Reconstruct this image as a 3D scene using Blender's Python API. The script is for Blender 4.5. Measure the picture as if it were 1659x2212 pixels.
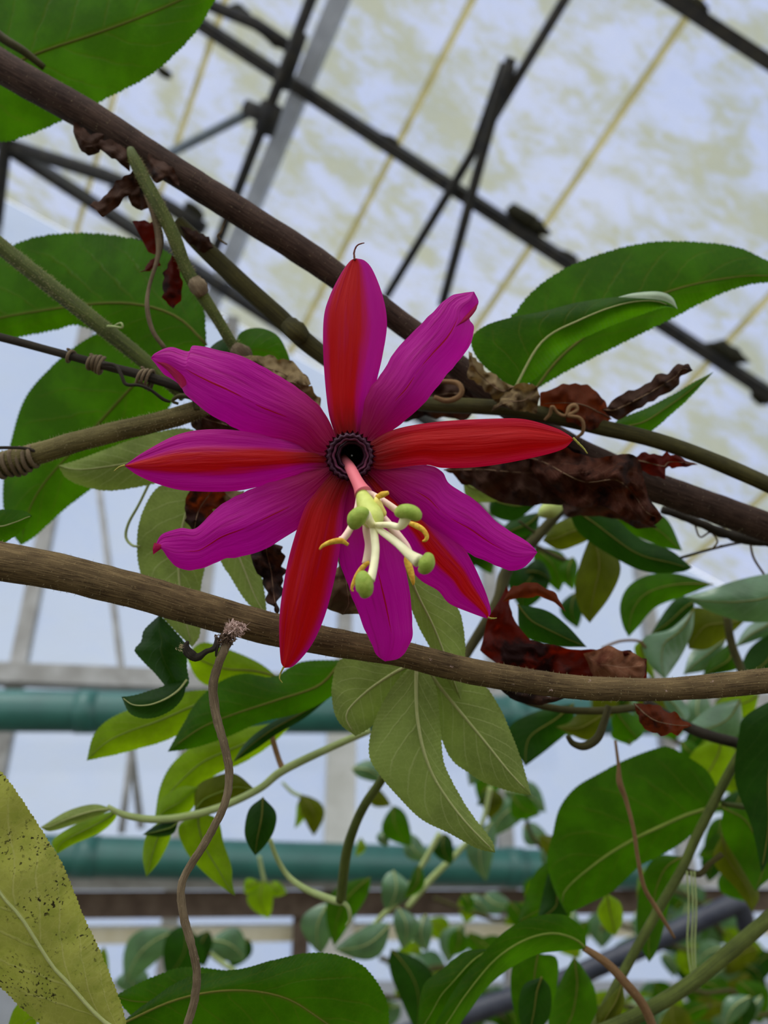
import bpy, bmesh, math, random
import numpy as np
from mathutils import Vector, noise as mnoise

random.seed(7); np.random.seed(7)
SC = bpy.context.scene
COL = SC.collection
for o in list(bpy.data.objects): bpy.data.objects.remove(o)

# ------------------------------------------------------------------ camera
W, H, F = 1659.0, 2212.0, 1664.0
PITCH = math.radians(25.0)
CAM = np.array([0.0, 0.0, 1.55])
XA = np.array([1.0, 0, 0])
FA = np.array([0, math.cos(PITCH), math.sin(PITCH)])
UA = np.array([0, -math.sin(PITCH), math.cos(PITCH)])
cd = bpy.data.cameras.new('camera'); cam = bpy.data.objects.new('camera', cd); COL.objects.link(cam)
cam.location = CAM; cam.rotation_euler = (math.pi/2 + PITCH, 0, 0)
cd.sensor_fit = 'HORIZONTAL'; cd.sensor_width = 36.0; cd.lens = 36.0*F/W
cd.clip_start = 0.01; cd.clip_end = 200
cd.dof.use_dof = True; cd.dof.focus_distance = 0.204; cd.dof.aperture_fstop = 15.5
SC.camera = cam
# ------------------------------------------------------------------ world: bright overcast sky
wd = bpy.data.worlds.new('sky'); SC.world = wd; wd.use_nodes = True
nt = wd.node_tree; nt.nodes.clear()
wo = nt.nodes.new('ShaderNodeOutputWorld'); wb = nt.nodes.new('ShaderNodeBackground')
tc = nt.nodes.new('ShaderNodeTexCoord'); nz = nt.nodes.new('ShaderNodeTexNoise'); cr = nt.nodes.new('ShaderNodeValToRGB')
nz.inputs['Scale'].default_value = 3.0; nz.inputs['Detail'].default_value = 5
cr.color_ramp.elements[0].position = 0.35; cr.color_ramp.elements[0].color = (0.80, 0.85, 0.97, 1)
cr.color_ramp.elements[1].position = 0.68; cr.color_ramp.elements[1].color = (1.0, 0.99, 0.98, 1)
nt.links.new(tc.outputs['Generated'], nz.inputs['Vector']); nt.links.new(nz.outputs['Fac'], cr.inputs['Fac'])
nt.links.new(cr.outputs['Color'], wb.inputs['Color']); nt.links.new(wb.outputs['Background'], wo.inputs['Surface'])
wb.inputs['Strength'].default_value = 1.0
sl = bpy.data.lights.new('sun', 'SUN'); sl.energy = 2.6; sl.angle = math.radians(50); sl.color = (1.0, .97, .92)   # sun diffused by thin cloud
sun = bpy.data.objects.new('sun', sl); COL.objects.link(sun); sun.rotation_euler = Vector((0.25, 0.30, -1.0)).to_track_quat('-Z', 'Y').to_euler()
SC.view_settings.view_transform = 'Standard'; SC.view_settings.look = 'None'
SC.view_settings.exposure = 0.42; SC.view_settings.gamma = 1.0
SC.view_settings.use_curve_mapping = False
SC.cycles.use_denoising = True
SC.cycles.max_bounces = 10; SC.cycles.transparent_max_bounces = 16

# ------------------------------------------------------------------ helpers
def P(x, y, d):
    return CAM + XA*((x - W/2)/F*d) + UA*(-(y - H/2)/F*d) + FA*d
def PV(xy, d):
    xy = np.asarray(xy, float); d = np.asarray(d, float).reshape(-1, 1)
    return CAM + XA*((xy[:, :1] - W/2)/F*d) + UA*(-(xy[:, 1:2] - H/2)/F*d) + FA*d
def catmull(pts, n):
    p = np.asarray(pts, float)
    if len(p) == 2:
        t = np.linspace(0, 1, n)[:, None]; return p[0]*(1-t) + p[1]*t
    q = np.vstack([2*p[0]-p[1], p, 2*p[-1]-p[-2]])
    out = []
    for i in range(len(p)-1):
        a, b, c, e = q[i], q[i+1], q[i+2], q[i+3]
        for k in range(24):
            t = k/24
            out.append(0.5*((2*b) + (c-a)*t + (2*a-5*b+4*c-e)*t*t + (3*b-a-3*c+e)*t**3))
    out.append(p[-1]); out = np.array(out)
    L = np.r_[0, np.cumsum(np.linalg.norm(np.diff(out[:, :2], axis=0), axis=1) + 1e-9)]; L /= L[-1]
    u = np.linspace(0, 1, n)
    return np.stack([np.interp(u, L, out[:, k]) for k in range(p.shape[1])], 1)
def linres(pts, n):
    p = np.asarray(pts, float); L = np.r_[0, np.cumsum(np.linalg.norm(np.diff(p, axis=0), axis=1))]; u = np.linspace(0, L[-1], n)
    return np.stack([np.interp(u, L, p[:, k]) for k in range(p.shape[1])], 1)
ORG = {}
def tag(o, label=None, cat=None, group=None, kind=None):
    if label: o['label'] = label
    if cat: o['category'] = cat
    if group: o['group'] = group
    if kind: o['kind'] = kind
    return o
def thing(name, loc, label=None, cat=None, group=None, kind=None):
    o = bpy.data.objects.new(name, None); COL.objects.link(o); o.empty_display_size = 0.01
    o.location = loc; ORG[o.name] = np.array(loc, float)
    return tag(o, label, cat, group, kind)
def obj(name, v, f, mat, parent=None, uv=None, smooth=True):
    v = np.asarray(v, float)
    org = ORG[parent.name] if parent else v.mean(0)
    me = bpy.data.meshes.new(name)
    me.from_pydata((v - org).tolist(), [], f)
    if uv is not None:
        ul = me.uv_layers.new(name='UVMap')
        li = np.empty(len(me.loops), dtype=np.int32); me.loops.foreach_get('vertex_index', li)
        ul.data.foreach_set('uv', np.asarray(uv, float)[li].ravel())
    if smooth: me.polygons.foreach_set('use_smooth', [True]*len(me.polygons))
    me.materials.append(mat); me.update()
    o = bpy.data.objects.new(name, me); COL.objects.link(o)
    if parent: o.parent = parent
    else: o.location = org
    ORG[o.name] = org
    return o
def tube_geo(p, r, sides=10, bump=0.0, bfreq=120.0, flat=1.0):
    """p: (n,3) world points, r: (n,) radii -> verts, faces, uv"""
    p = np.asarray(p, float); n = len(p); r = np.broadcast_to(np.asarray(r, float), (n,))
    t = np.gradient(p, axis=0); t /= np.linalg.norm(t, axis=1)[:, None] + 1e-12
    a = np.cross(t[0], [0, 0, 1.0]);
    if np.linalg.norm(a) < 1e-3: a = np.cross(t[0], [1.0, 0, 0])
    a /= np.linalg.norm(a); V = []; UVs = []
    L = np.r_[0, np.cumsum(np.linalg.norm(np.diff(p, axis=0), axis=1))]
    for i in range(n):
        a = a - t[i]*np.dot(a, t[i]); a /= np.linalg.norm(a) + 1e-12
        b = np.cross(t[i], a)
        for k in range(sides):
            th = 2*math.pi*k/sides
            rr = r[i]
            dirv = a*math.cos(th) + b*math.sin(th)*flat
            if bump:
                q = p[i] + dirv*r[i]
                rr = r[i]*(1 + bump*mnoise.noise(Vector(q*bfreq)) + 0.4*bump*mnoise.noise(Vector(q*bfreq*3)))
            V.append(p[i] + dirv*rr); UVs.append((L[i], k/sides))
    Fc = []
    for i in range(n-1):
        for k in range(sides):
            k2 = (k+1) % sides
            Fc.append((i*sides+k, i*sides+k2, (i+1)*sides+k2, (i+1)*sides+k))
    Fc.append(tuple(range(sides-1, -1, -1))); Fc.append(tuple((n-1)*sides+k for k in range(sides)))
    return np.array(V), Fc, np.array(UVs)
def stem(name, pts, mat, parent=None, n=None, sides=10, bump=0.0, bfreq=120.0):
    """pts: (x, y, depth, radius_px) stations"""
    n = n or max(6, len(pts)*7)
    c = catmull(pts, n); w = PV(c[:, :2], c[:, 2])
    v, f, uv = tube_geo(w, np.maximum(c[:, 3], .3)/F*c[:, 2], sides, bump, bfreq)
    return obj(name, v, f, mat, parent, uv)
def blade(name, Lp, Rp, mat, parent, d=(.3, .3), e=(0, 0), Mp=None, serr=0.0, n=None, m=12, wav=0.0, crum=0.0, seed=0, prof=None, jag=0.0, tooth=9.0, sharp=False):
    """a leaf or petal surface from its two margins (image outline) with its own depth profile"""
    Lp = np.asarray(Lp, float); Rp = np.asarray(Rp, float)
    arc = np.sum(np.linalg.norm(np.diff(Lp, axis=0), axis=1))
    if n is None: n = int(min(260, max(26, arc/3.0))) if serr else int(min(90, max(24, arc/9)))
    rsm = linres if sharp else catmull; Lc = rsm(Lp, n); Rc = rsm(Rp, n)
    u = np.linspace(0, 1, n)
    Mc = catmull(Mp, n) if Mp is not None else (Lc+Rc)/2
    if serr:
        for E in (Lc, Rc):
            out = E - Mc; ln = np.linalg.norm(out, axis=1)[:, None] + 1e-6
            s = np.r_[0, np.cumsum(np.linalg.norm(np.diff(E, axis=0), axis=1))]/tooth
            E += out/ln*serr*((s % 1.0)[:, None] - .4)*np.minimum(1, ln/12)
    if jag:
        rs = np.random.RandomState(seed+5)
        for E in (Lc, Rc):
            nn = np.interp(u, np.linspace(0, 1, max(4, n//3)), rs.randn(max(4, n//3)))
            out = E - Mc; ln = np.linalg.norm(out, axis=1)[:, None] + 1e-6
            E += out/ln*jag*nn[:, None]*np.minimum(1, ln/10)
    dm = np.interp(u, np.linspace(0, 1, len(d)), d)
    if len(d) > 2:
        dm = catmull(np.stack([np.linspace(0, 1, len(d))*1000, np.asarray(d, float)*1.0], 1), n)[:, 1]
    sh = np.sin(np.pi*np.clip(u, 0, 1))**.6
    V = []; UVs = []
    vs = np.linspace(-1, 1, m+1)
    for j, v in enumerate(vs):
        a = abs(v)
        xy = Mc*(1-a) + (Lc if v < 0 else Rc)*a
        ed = e[0] if v < 0 else e[1]
        dz = dm + ed*sh*(prof(a) if prof else a**1.6)
        if wav: dz = dz + wav*sh*a*np.sin(u*arc/38 + (1.3 if v < 0 else 0) + seed)
        if wav: dz = dz + .35*wav*np.sin(u*11+seed+v*2.2)*np.sin(v*3+seed)
        if crum:
            for i in range(n):
                q = Vector((xy[i, 0]/42+seed*3.1, xy[i, 1]/42, seed*1.7))
                dz[i] += crum*(mnoise.noise(q)*1.5 + .6*mnoise.noise(q*2.6))
        V.append(PV(xy, dz)); UVs.append(np.stack([u, np.full(n, (v+1)/2)], 1))
    V = np.stack(V, 1).reshape(-1, 3); UVs = np.stack(UVs, 1).reshape(-1, 2)
    m1 = m+1
    Fc = [(i*m1+j, i*m1+j+1, (i+1)*m1+j+1, (i+1)*m1+j) for i in range(n-1) for j in range(m)]
    o = obj(name, V, Fc, mat, parent, UVs)
    o['_'] = 0; del o['_']
    mid = V.reshape(n, m1, 3)[:, m//2]
    return o, mid
def rib(name, mid, mat, parent, r_px=3.0, d=.3, end=.97, off=None, start=0):
    n = len(mid); k0 = int(n*start); k = max(k0+4, int(n*end)); p = mid[k0:k]
    p = p[::max(1, len(p)//24)]
    to = CAM - p; to /= np.linalg.norm(to, axis=1)[:, None]
    r = np.linspace(1, .3, len(p))*r_px/F*d
    v, f, uv = tube_geo(p + to*(r[:, None]*.35 if off is None else off), r, 6)
    return obj(name, v, f, mat, parent, uv)

# ------------------------------------------------------------------ materials
def srgb(r, g, b):
    f = lambda c: (c/255/12.92) if c/255 <= .04045 else ((c/255+.055)/1.055)**2.4
    return (f(r), f(g), f(b), 1)
class NB:
    def __init__(s, name):
        s.m = bpy.data.materials.new(name); s.m.use_nodes = True; s.t = s.m.node_tree; s.t.nodes.clear()
        s.out = s.n('OutputMaterial')
    def n(s, typ, **kw):
        nd = s.t.nodes.new('ShaderNode'+typ)
        for k, v in kw.items(): setattr(nd, k, v)
        return nd
    def l(s, a, b): s.t.links.new(a, b)
    def put(s, sock, val):
        if hasattr(val, 'is_output') or isinstance(val, bpy.types.NodeSocket): s.l(val, sock)
        else: sock.default_value = val
    def math(s, op, a, b=0.0, c=None):
        nd = s.n('Math', operation=op); s.put(nd.inputs[0], a); s.put(nd.inputs[1], b)
        if c is not None: s.put(nd.inputs[2], c)
        return nd.outputs[0]
    def mix(s, fac, a, b):
        nd = s.n('Mix', data_type='RGBA'); s.put(nd.inputs[0], fac); s.put(nd.inputs[6], a); s.put(nd.inputs[7], b)
        return nd.outputs[2]
    def ramp(s, x, a, b):
        nd = s.n('MapRange', interpolation_type='SMOOTHSTEP'); s.put(nd.inputs[0], x); nd.inputs[1].default_value = a; nd.inputs[2].default_value = b
        return nd.outputs[0]
    def noise(s, vec, scale, detail=4, rough=.55, dist=0):
        nd = s.n('TexNoise'); s.put(nd.inputs['Vector'], vec); nd.inputs['Scale'].default_value = scale
        nd.inputs['Detail'].default_value = detail; nd.inputs['Roughness'].default_value = rough; nd.inputs['Distortion'].default_value = dist
        return nd.outputs['Fac']
    def uv(s):
        tc = s.n('TexCoord'); sp = s.n('SeparateXYZ'); s.l(tc.outputs['UV'], sp.inputs[0])
        return tc.outputs['UV'], sp.outputs[0], sp.outputs[1]
    def objc(s): return s.n('TexCoord').outputs['Object']
    def comb(s, x, y, z=0.0):
        nd = s.n('CombineXYZ'); s.put(nd.inputs[0], x); s.put(nd.inputs[1], y); s.put(nd.inputs[2], z); return nd.outputs[0]
    def bump(s, h, st=.3, dist=.001):
        nd = s.n('Bump'); s.put(nd.inputs['Height'], h); nd.inputs['Strength'].default_value = st; nd.inputs['Distance'].default_value = dist
        return nd.outputs[0]
    def pbsdf(s, col, rough=.5, spec=.3, normal=None):
        nd = s.n('BsdfPrincipled'); s.put(nd.inputs['Base Color'], col); s.put(nd.inputs['Roughness'], rough)
        nd.inputs['Specular IOR Level'].default_value = spec
        if normal is not None: s.l(normal, nd.inputs['Normal'])
        return nd
    def thin(s, col, tcol, fac, rough=.5, spec=.3, normal=None):
        p = s.pbsdf(col, rough, spec, normal); t = s.n('BsdfTranslucent'); s.put(t.inputs['Color'], tcol)
        mx = s.n('MixShader'); mx.inputs[0].default_value = fac; s.l(p.outputs[0], mx.inputs[1]); s.l(t.outputs[0], mx.inputs[2])
        s.l(mx.outputs[0], s.out.inputs[0]); return s.m
    def solid(s, *a, **k):
        p = s.pbsdf(*a, **k); s.l(p.outputs[0], s.out.inputs[0]); return s.m

def leaf_mat(name, col, trans, vein, fac=.45, rough=.5, spec=.25, speck=0.0, blot=None, vn=9, vs=.5):
    b = NB(name); uv, u, v = b.uv()
    vv = b.math('ABSOLUTE', b.math('SUBTRACT', b.math('MULTIPLY', v, 2.0), 1.0))
    oc = b.objc()
    n1 = b.noise(oc, 60, 5); n2 = b.noise(oc, 420, 4)
    t = b.math('ADD', b.math('SUBTRACT', b.math('MULTIPLY', u, float(vn)), b.math('MULTIPLY', vv, 2.4)), b.math('MULTIPLY', n1, .8))
    fr = b.math('PINGPONG', t, .5)                       # 0 at a side vein
    side = b.math('SUBTRACT', 1.0, b.ramp(fr, .015, .075))
    side = b.math('MULTIPLY', side, b.ramp(vv, 1.0, .6))
    mid = b.math('SUBTRACT', 1.0, b.ramp(vv, .015, .05))
    vf = b.math('MAXIMUM', b.math('MULTIPLY', side, .55), mid)
    net = b.n('TexVoronoi', feature='DISTANCE_TO_EDGE'); b.l(oc, net.inputs['Vector']); net.inputs['Scale'].default_value = 500
    nf = b.math('SUBTRACT', 1.0, b.ramp(net.outputs['Distance'], .0, .08))
    dk = lambda c, k: (c[0]*k, c[1]*k, c[2]*k, 1)
    c1 = b.mix(b.ramp(n1, .35, .7), dk(col, .72), dk(col, 1.2)); c1 = b.mix(b.math('MULTIPLY', n2, .35), c1, dk(col, .55))
    t1 = b.mix(b.ramp(n1, .35, .7), dk(trans, .75), dk(trans, 1.15))
    c1 = b.mix(b.math('MULTIPLY', nf, .18), c1, vein)
    c1 = b.mix(b.math('MULTIPLY', vf, vs), c1, vein); t1 = b.mix(b.math('MULTIPLY', vf, vs*.8), t1, dk(vein, .8))
    if blot:
        bl = b.ramp(b.noise(oc, 35, 6, .65), .5, .62); c1 = b.mix(bl, c1, blot); t1 = b.mix(bl, t1, dk(blot, .8))
    if speck:
        s1 = b.ramp(b.noise(oc, 1100, 2), .585, .64); s2 = b.ramp(b.noise(oc, 80, 3), .42, .60); c1 = b.mix(b.math('MULTIPLY', b.ramp(b.noise(oc, 220, 5, .7), .45, .65), .5), c1, srgb(112, 126, 44))
        sp = b.math('MULTIPLY', b.math('MULTIPLY', s1, s2), speck); c1 = b.mix(sp, c1, (.03, .025, .01, 1)); t1 = b.mix(sp, t1, (.03, .025, .01, 1))
    h = b.math('ADD', b.math('MULTIPLY', vf, -1.0), b.math('MULTIPLY', n2, .5))
    return b.thin(c1, t1, fac, rough, spec, b.bump(h, .35, .0006))
G = {}
G['mid'] = leaf_mat('leaf_green', srgb(36, 70, 6), srgb(86, 146, 0), srgb(98, 104, 30), .5, spec=.1)
G['dark'] = leaf_mat('leaf_deep_green', srgb(24, 54, 12), srgb(52, 104, 4), srgb(60, 84, 28), .4, spec=.12)
G['bright'] = leaf_mat('leaf_yellow_green', srgb(92, 122, 10), srgb(158, 196, 6), srgb(150, 160, 56), .5, spec=.12)
G['pale'] = leaf_mat('leaf_pale_underside', srgb(122, 138, 72), srgb(138, 160, 58), srgb(168, 178, 114), .35, .65, .1, vs=.75)
G['glossy'] = leaf_mat('leaf_glossy_top', srgb(84, 118, 88), srgb(96, 150, 50), srgb(124, 150, 118), .25, .28, .8)
G['silver'] = leaf_mat('leaf_silvery', srgb(170, 190, 160), srgb(170, 200, 140), srgb(190, 200, 170), .3, .5, .3)
G['olive'] = leaf_mat('leaf_olive', srgb(72, 82, 12), srgb(118, 128, 6), srgb(104, 104, 36), .45, spec=.12)
G['speck'] = leaf_mat('leaf_speckled_yellow', srgb(160, 162, 80), srgb(172, 178, 60), srgb(186, 182, 116), .35, .6, .12, speck=1.0, vn=8, vs=.6)
G['rust'] = leaf_mat('dead_leaf_rust', srgb(92, 44, 24), srgb(150, 58, 14), srgb(92, 56, 36), .4, .7, .08, blot=srgb(48, 26, 20), vs=.4)
G['brown'] = leaf_mat('dead_leaf_brown', srgb(62, 42, 32), srgb(76, 36, 16), srgb(96, 74, 58), .2, .75, .08, blot=srgb(30, 20, 18), vs=.4)
G['tan'] = leaf_mat('dead_leaf_tan', srgb(132, 114, 80), srgb(126, 98, 52), srgb(156, 138, 104), .25, .8, .08, blot=srgb(74, 58, 38), vs=.4)
G['red'] = leaf_mat('dead_leaf_red', srgb(74, 20, 10), srgb(130, 26, 4), srgb(80, 34, 20), .45, .6, .1, blot=srgb(34, 12, 9), vs=.3)

G['umber'] = leaf_mat('dead_leaf_umber', srgb(70, 38, 26), srgb(104, 42, 14), srgb(110, 80, 62), .25, .75, .08, blot=srgb(34, 20, 16), vs=.5)
G['dry'] = leaf_mat('dead_leaf_pinkish', srgb(128, 86, 62), srgb(150, 84, 50), srgb(160, 124, 98), .3, .8, .08, blot=srgb(84, 44, 30), vs=.6)
def bark_mat(name, dark, light, sc=1.0, rough=.85, sp=.15):
    b = NB(name); uv, u, v = b.uv()
    ang = b.math('MULTIPLY', v, 2*math.pi)
    cx, sx = b.math('COSINE', ang), b.math('SINE', ang)
    q = b.comb(b.math('MULTIPLY', u, 60.0*sc), b.math('MULTIPLY', cx, 6.0), b.math('MULTIPLY', sx, 6.0))
    st = b.noise(q, 2.4, 6, .65); oc = b.objc(); n2 = b.noise(oc, 90, 4); fine = b.noise(oc, 1500, 2)
    f = b.math('ADD', b.math('MULTIPLY', b.ramp(st, .38, .62), .65), b.math('MULTIPLY', b.ramp(n2, .3, .7), .35))
    c = b.mix(f, dark, light); c = b.mix(b.math('MULTIPLY', b.ramp(fine, .62, .72), .35), c, (light[0]*1.5, light[1]*1.5, light[2]*1.5, 1))
    h = b.math('ADD', st, b.math('MULTIPLY', fine, .3))
    return b.solid(c, rough, sp, b.bump(h, .5, .0012))
B = {}
B['upper'] = bark_mat('bark_dark_brown', srgb(32, 20, 16), srgb(80, 62, 52))
B['lower'] = bark_mat('bark_grey_brown', srgb(46, 33, 18), srgb(116, 98, 66))
B['grey'] = bark_mat('stem_grey_olive', srgb(56, 50, 26), srgb(122, 114, 72))
B['green'] = bark_mat('stem_green', srgb(44, 52, 14), srgb(92, 104, 42), .5, .6, .2)
B['olive'] = bark_mat('stem_olive', srgb(36, 34, 12), srgb(82, 78, 36), .5, .65, .18)
B['darkstem'] = bark_mat('stem_dark', srgb(26, 24, 20), srgb(66, 60, 50), .6)
B['tendril'] = bark_mat('tendril_brown', srgb(70, 58, 42), srgb(140, 124, 98), 1.4)
B['pink'] = bark_mat('tendril_pinkish', srgb(96, 70, 44), srgb(146, 116, 80), 1.0)
B['lightgreen'] = bark_mat('stem_light_green', srgb(120, 140, 70), srgb(176, 190, 128), .5, .55, .3)
B['rib_pale'] = bark_mat('rib_pale', srgb(150, 160, 96), srgb(186, 192, 134), .5)
B['rib_green'] = bark_mat('rib_green', srgb(96, 118, 40), srgb(130, 146, 66), .5)
B['rib_dull'] = bark_mat('rib_dull', srgb(84, 92, 30), srgb(116, 112, 48), .5)
B['rib_dry'] = bark_mat('rib_dry', srgb(96, 72, 52), srgb(140, 116, 90), .5)
def plain(name, c, c2=None, scale=30, rough=.6, spec=.3, metal=0):
    b = NB(name); n = b.noise(b.objc(), scale, 5)
    col = b.mix(b.ramp(n, .3, .7), c, c2 or (c[0]*.7, c[1]*.7, c[2]*.7, 1))
    p = b.pbsdf(col, rough, spec, b.bump(n, .15, .002)); p.inputs['Metallic'].default_value = metal
    b.l(p.outputs[0], b.out.inputs[0]); return b.m
K = {}
K['iron'] = plain('black_iron', srgb(38, 40, 44), srgb(60, 58, 52), 25, .7)
K['steel'] = plain('grey_painted_steel', srgb(128, 142, 156), srgb(108, 120, 130), 12, .5)
K['rafter'] = plain('pale_rafter_paint', srgb(206, 214, 226), srgb(184, 192, 204), 12, .5)
K['white'] = plain('white_paint', srgb(222, 222, 216), srgb(196, 196, 186), 8, .5)
K['rail'] = plain('grey_rail', srgb(176, 176, 172), srgb(148, 146, 140), 14, .6)
K['wood'] = plain('weathered_wood', srgb(104, 90, 76), srgb(80, 66, 54), 20, .8)
K['pipe'] = plain('green_pipe_paint', srgb(30, 88, 80), srgb(40, 102, 92), 9, .4, .7)
K['hose'] = plain('black_hose', srgb(34, 38, 52), srgb(52, 56, 66), 40, .45, .4)
K['soil'] = plain('soil', srgb(70, 62, 46), srgb(96, 88, 62), 6, .9)
K['ledge'] = plain('cream_ledge', srgb(226, 222, 196), srgb(204, 196, 160), 10, .6)
K['moss'] = plain('dark_moss', srgb(32, 34, 26), srgb(56, 54, 36), 60, .95)
K['wool'] = plain('pinkish_wool', srgb(206, 182, 172), srgb(176, 150, 136), 900, .95)
K['fuzz'] = NB('pale_fuzz').thin(srgb(176, 166, 130), srgb(214, 208, 176), .6, .9, .1)

def pane_mat(name, clear, haze, dirt, amount, scale, transp):
    """old greenhouse glass: part clear, part whitewashed, with algae film"""
    b = NB(name); oc = b.objc(); geo = b.n('NewGeometry')
    def dot(v):
        nd = b.n('VectorMath', operation='DOT_PRODUCT'); b.l(geo.outputs['Position'], nd.inputs[0]); nd.inputs[1].default_value = v; return nd.outputs['Value']
    cv = b.comb(b.math('MULTIPLY', dot((.84, .23, -.49)), .75), b.math('MULTIPLY', dot((-.48, .81, -.36)), 1.7), dot((0, 0, 1)))
    n1 = b.noise(cv, scale, 8, .62, .4); n2 = b.noise(cv, scale*3.5, 6, .6, .8)
    n3 = b.noise(cv, scale*14, 3, .6)
    d = b.math('MULTIPLY', b.ramp(b.math('ADD', b.math('MULTIPLY', n1, .65), b.math('MULTIPLY', n2, .35)), .42, .60), amount)
    d = b.math('MULTIPLY', d, b.math('ADD', .75, b.math('MULTIPLY', n3, .5)))
    tr = b.n('BsdfTransparent'); b.put(tr.inputs[0], b.mix(d, clear, dirt))
    tl = b.n('BsdfTranslucent'); b.put(tl.inputs[0], b.mix(d, haze, dirt))
    f = b.math('ADD', 1-transp, b.math('MULTIPLY', b.math('SUBTRACT', n2, .5), .5))
    mx = b.n('MixShader'); b.put(mx.inputs[0], f); b.l(tr.outputs[0], mx.inputs[1]); b.l(tl.outputs[0], mx.inputs[2])
    gl = b.n('BsdfGlossy'); gl.inputs['Roughness'].default_value = .08
    m2 = b.n('MixShader'); m2.inputs[0].default_value = .03; b.l(mx.outputs[0], m2.inputs[1]); b.l(gl.outputs[0], m2.inputs[2])
    b.l(m2.outputs[0], b.out.inputs[0]); return b.m
K['roofglass'] = pane_mat('algae_roof_glass', (.42, .47, .62, 1), (.42, .455, .53, 1), (.34, .355, .27, 1), 1.0, 4.2, .72)
K['wallglass'] = pane_mat('hazy_wall_glass', (.36, .44, .58, 1), (.66, .71, .80, 1), (.46, .53, .62, 1), .7, 2.0, .66)
_b = NB('algae_stained_putty_strip'); _n = _b.noise(_b.objc(), 9, 5)
K['bar'] = _b.thin(_b.mix(_b.ramp(_n, .3, .7), srgb(200, 190, 140), srgb(170, 160, 110)), _b.mix(_b.ramp(_n, .3, .7), srgb(190, 182, 132), srgb(165, 158, 110)), .6, .7, .1)

# ------------------------------------------------------------------ the greenhouse: roof plane, back wall
d1 = XA*(-530-W/2) + UA*(-(3000-H/2)) + FA*F; d1 /= np.linalg.norm(d1)       # glazing bars run this way, away and down
d2 = XA - .65*UA; d2 /= np.linalg.norm(d2)                                      # purlins run this way
RN = np.cross(d1, d2); RN /= np.linalg.norm(RN)
if RN[2] < 0: RN = -RN                                                          # up, outwards
R0 = P(1000, 440, 3.0)
def ray(px, py): 
    r = P(px, py, 1.0) - CAM; return r
def onroof(px, py, h=0.0):
    r = ray(px, py); k = np.dot(R0 + RN*h - CAM, RN)/np.dot(r, RN); return CAM + r*k
WA = math.radians(10)
WD = np.array([math.cos(WA), math.sin(WA), 0]); WN = np.array([-math.sin(WA), math.cos(WA), 0])
W0 = np.array([0, 3.0, 0])
def onwall(px, py, off=0.0):
    r = ray(px, py); k = np.dot(W0 + WN*off - CAM, WN)/np.dot(r, WN); return CAM + r*k
Mb = np.stack([d2, d1, RN], 1); Mi = np.linalg.inv(Mb)
def ab(p): return Mi @ (p - R0)                      # roof coordinates
def rp(a, b, h=0.0): return R0 + d2*a + d1*b + RN*h
def cut(o):
    """trim a roof piece where it would pass through the back wall"""
    bm = bmesh.new(); bm.from_mesh(o.data); org = ORG[o.name]
    bmesh.ops.bisect_plane(bm, geom=bm.verts[:]+bm.edges[:]+bm.faces[:], plane_co=Vector(W0-org), plane_no=Vector(WN), clear_outer=True)
    bm.to_mesh(o.data); bm.free()
    if not len(o.data.polygons): bpy.data.objects.remove(o); return None
    return o
def box8(c8): return c8, [(0,3,2,1),(4,5,6,7),(0,1,5,4),(1,2,6,5),(2,3,7,6),(3,0,4,7)]
def beam(name, p, q, w, h, up, mat, parent, smooth=False):
    p = np.asarray(p, float); q = np.asarray(q, float); t = q-p; t /= np.linalg.norm(t)
    s = np.cross(t, up); s /= np.linalg.norm(s); n = np.cross(s, t)
    c = [p - s*w/2 - n*h/2, p + s*w/2 - n*h/2, p + s*w/2 + n*h/2, p - s*w/2 + n*h/2]
    c += [x + (q-p) for x in c]
    v, f = box8(c); return obj(name, v, f, mat, parent, None, smooth)
ceil = thing('ceiling', rp(0, 0), 'algae-stained sloping glass roof with black iron purlins and braces', kind='structure')
A_lines = sorted([ab(onroof(492-.357*y, y))[0] for y in (200,)] + [ab(onroof(1020-.515*y, y))[0] for y in (300,)] +
                 [ab(onroof(1507-.677*y, y))[0] for y in (300,)] + [ab(onroof(2228-.89*y, y))[0] for y in (700,)] +
                 [ab(onroof(742-.44*y, y))[0] for y in (150,)] + [ab(onroof(178, 460))[0]])
raf = ab(onroof(742-.44*150, 150))[0]
while A_lines[0] > -4.2: A_lines.insert(0, A_lines[0]-.42)
while A_lines[-1] < 3.0: A_lines.append(A_lines[-1]+.55)
B_pur = sorted([ab(onroof(1000, 410))[1], ab(onroof(1550, 65))[1], ab(onroof(120, 370))[1], ab(onroof(30, 508))[1]])
B_lines = [-4.0, -2.7] + B_pur + [B_pur[-1]+.9, B_pur[-1]+1.8]
for a in A_lines:
    if abs(a-raf) < 1e-6:
        o = beam('rafter', rp(a, -4.0, -.03), rp(a, 4, -.03), .068, .04, RN, K['rafter'], ceil); cut(o); continue
    o = obj('glazing_bar', [rp(a-.014, -4.0, -.006), rp(a+.014, -4.0, -.006), rp(a+.014, 4, -.006), rp(a-.014, 4, -.006)], [(0, 1, 2, 3)], K['bar'], ceil, None, False); cut(o)
for b_ in B_pur:
    o = beam('purlin', rp(-4.4, b_, -.06), rp(3.2, b_, -.06), .042, .06, RN, K['iron'], ceil); cut(o)
for i in range(len(A_lines)-1):
    for j in range(len(B_lines)-1):
        a0, a1, b0, b1 = A_lines[i]+.008, A_lines[i+1]-.008, B_lines[j], B_lines[j+1]
        h = .004 + .003*(j % 2)
        o = obj('pane', [rp(a0, b0, h), rp(a1, b0, h), rp(a1, b1, h), rp(a0, b1, h)], [(0, 1, 2, 3)], K['roofglass'], ceil, None, False)
        cut(o)
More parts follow.
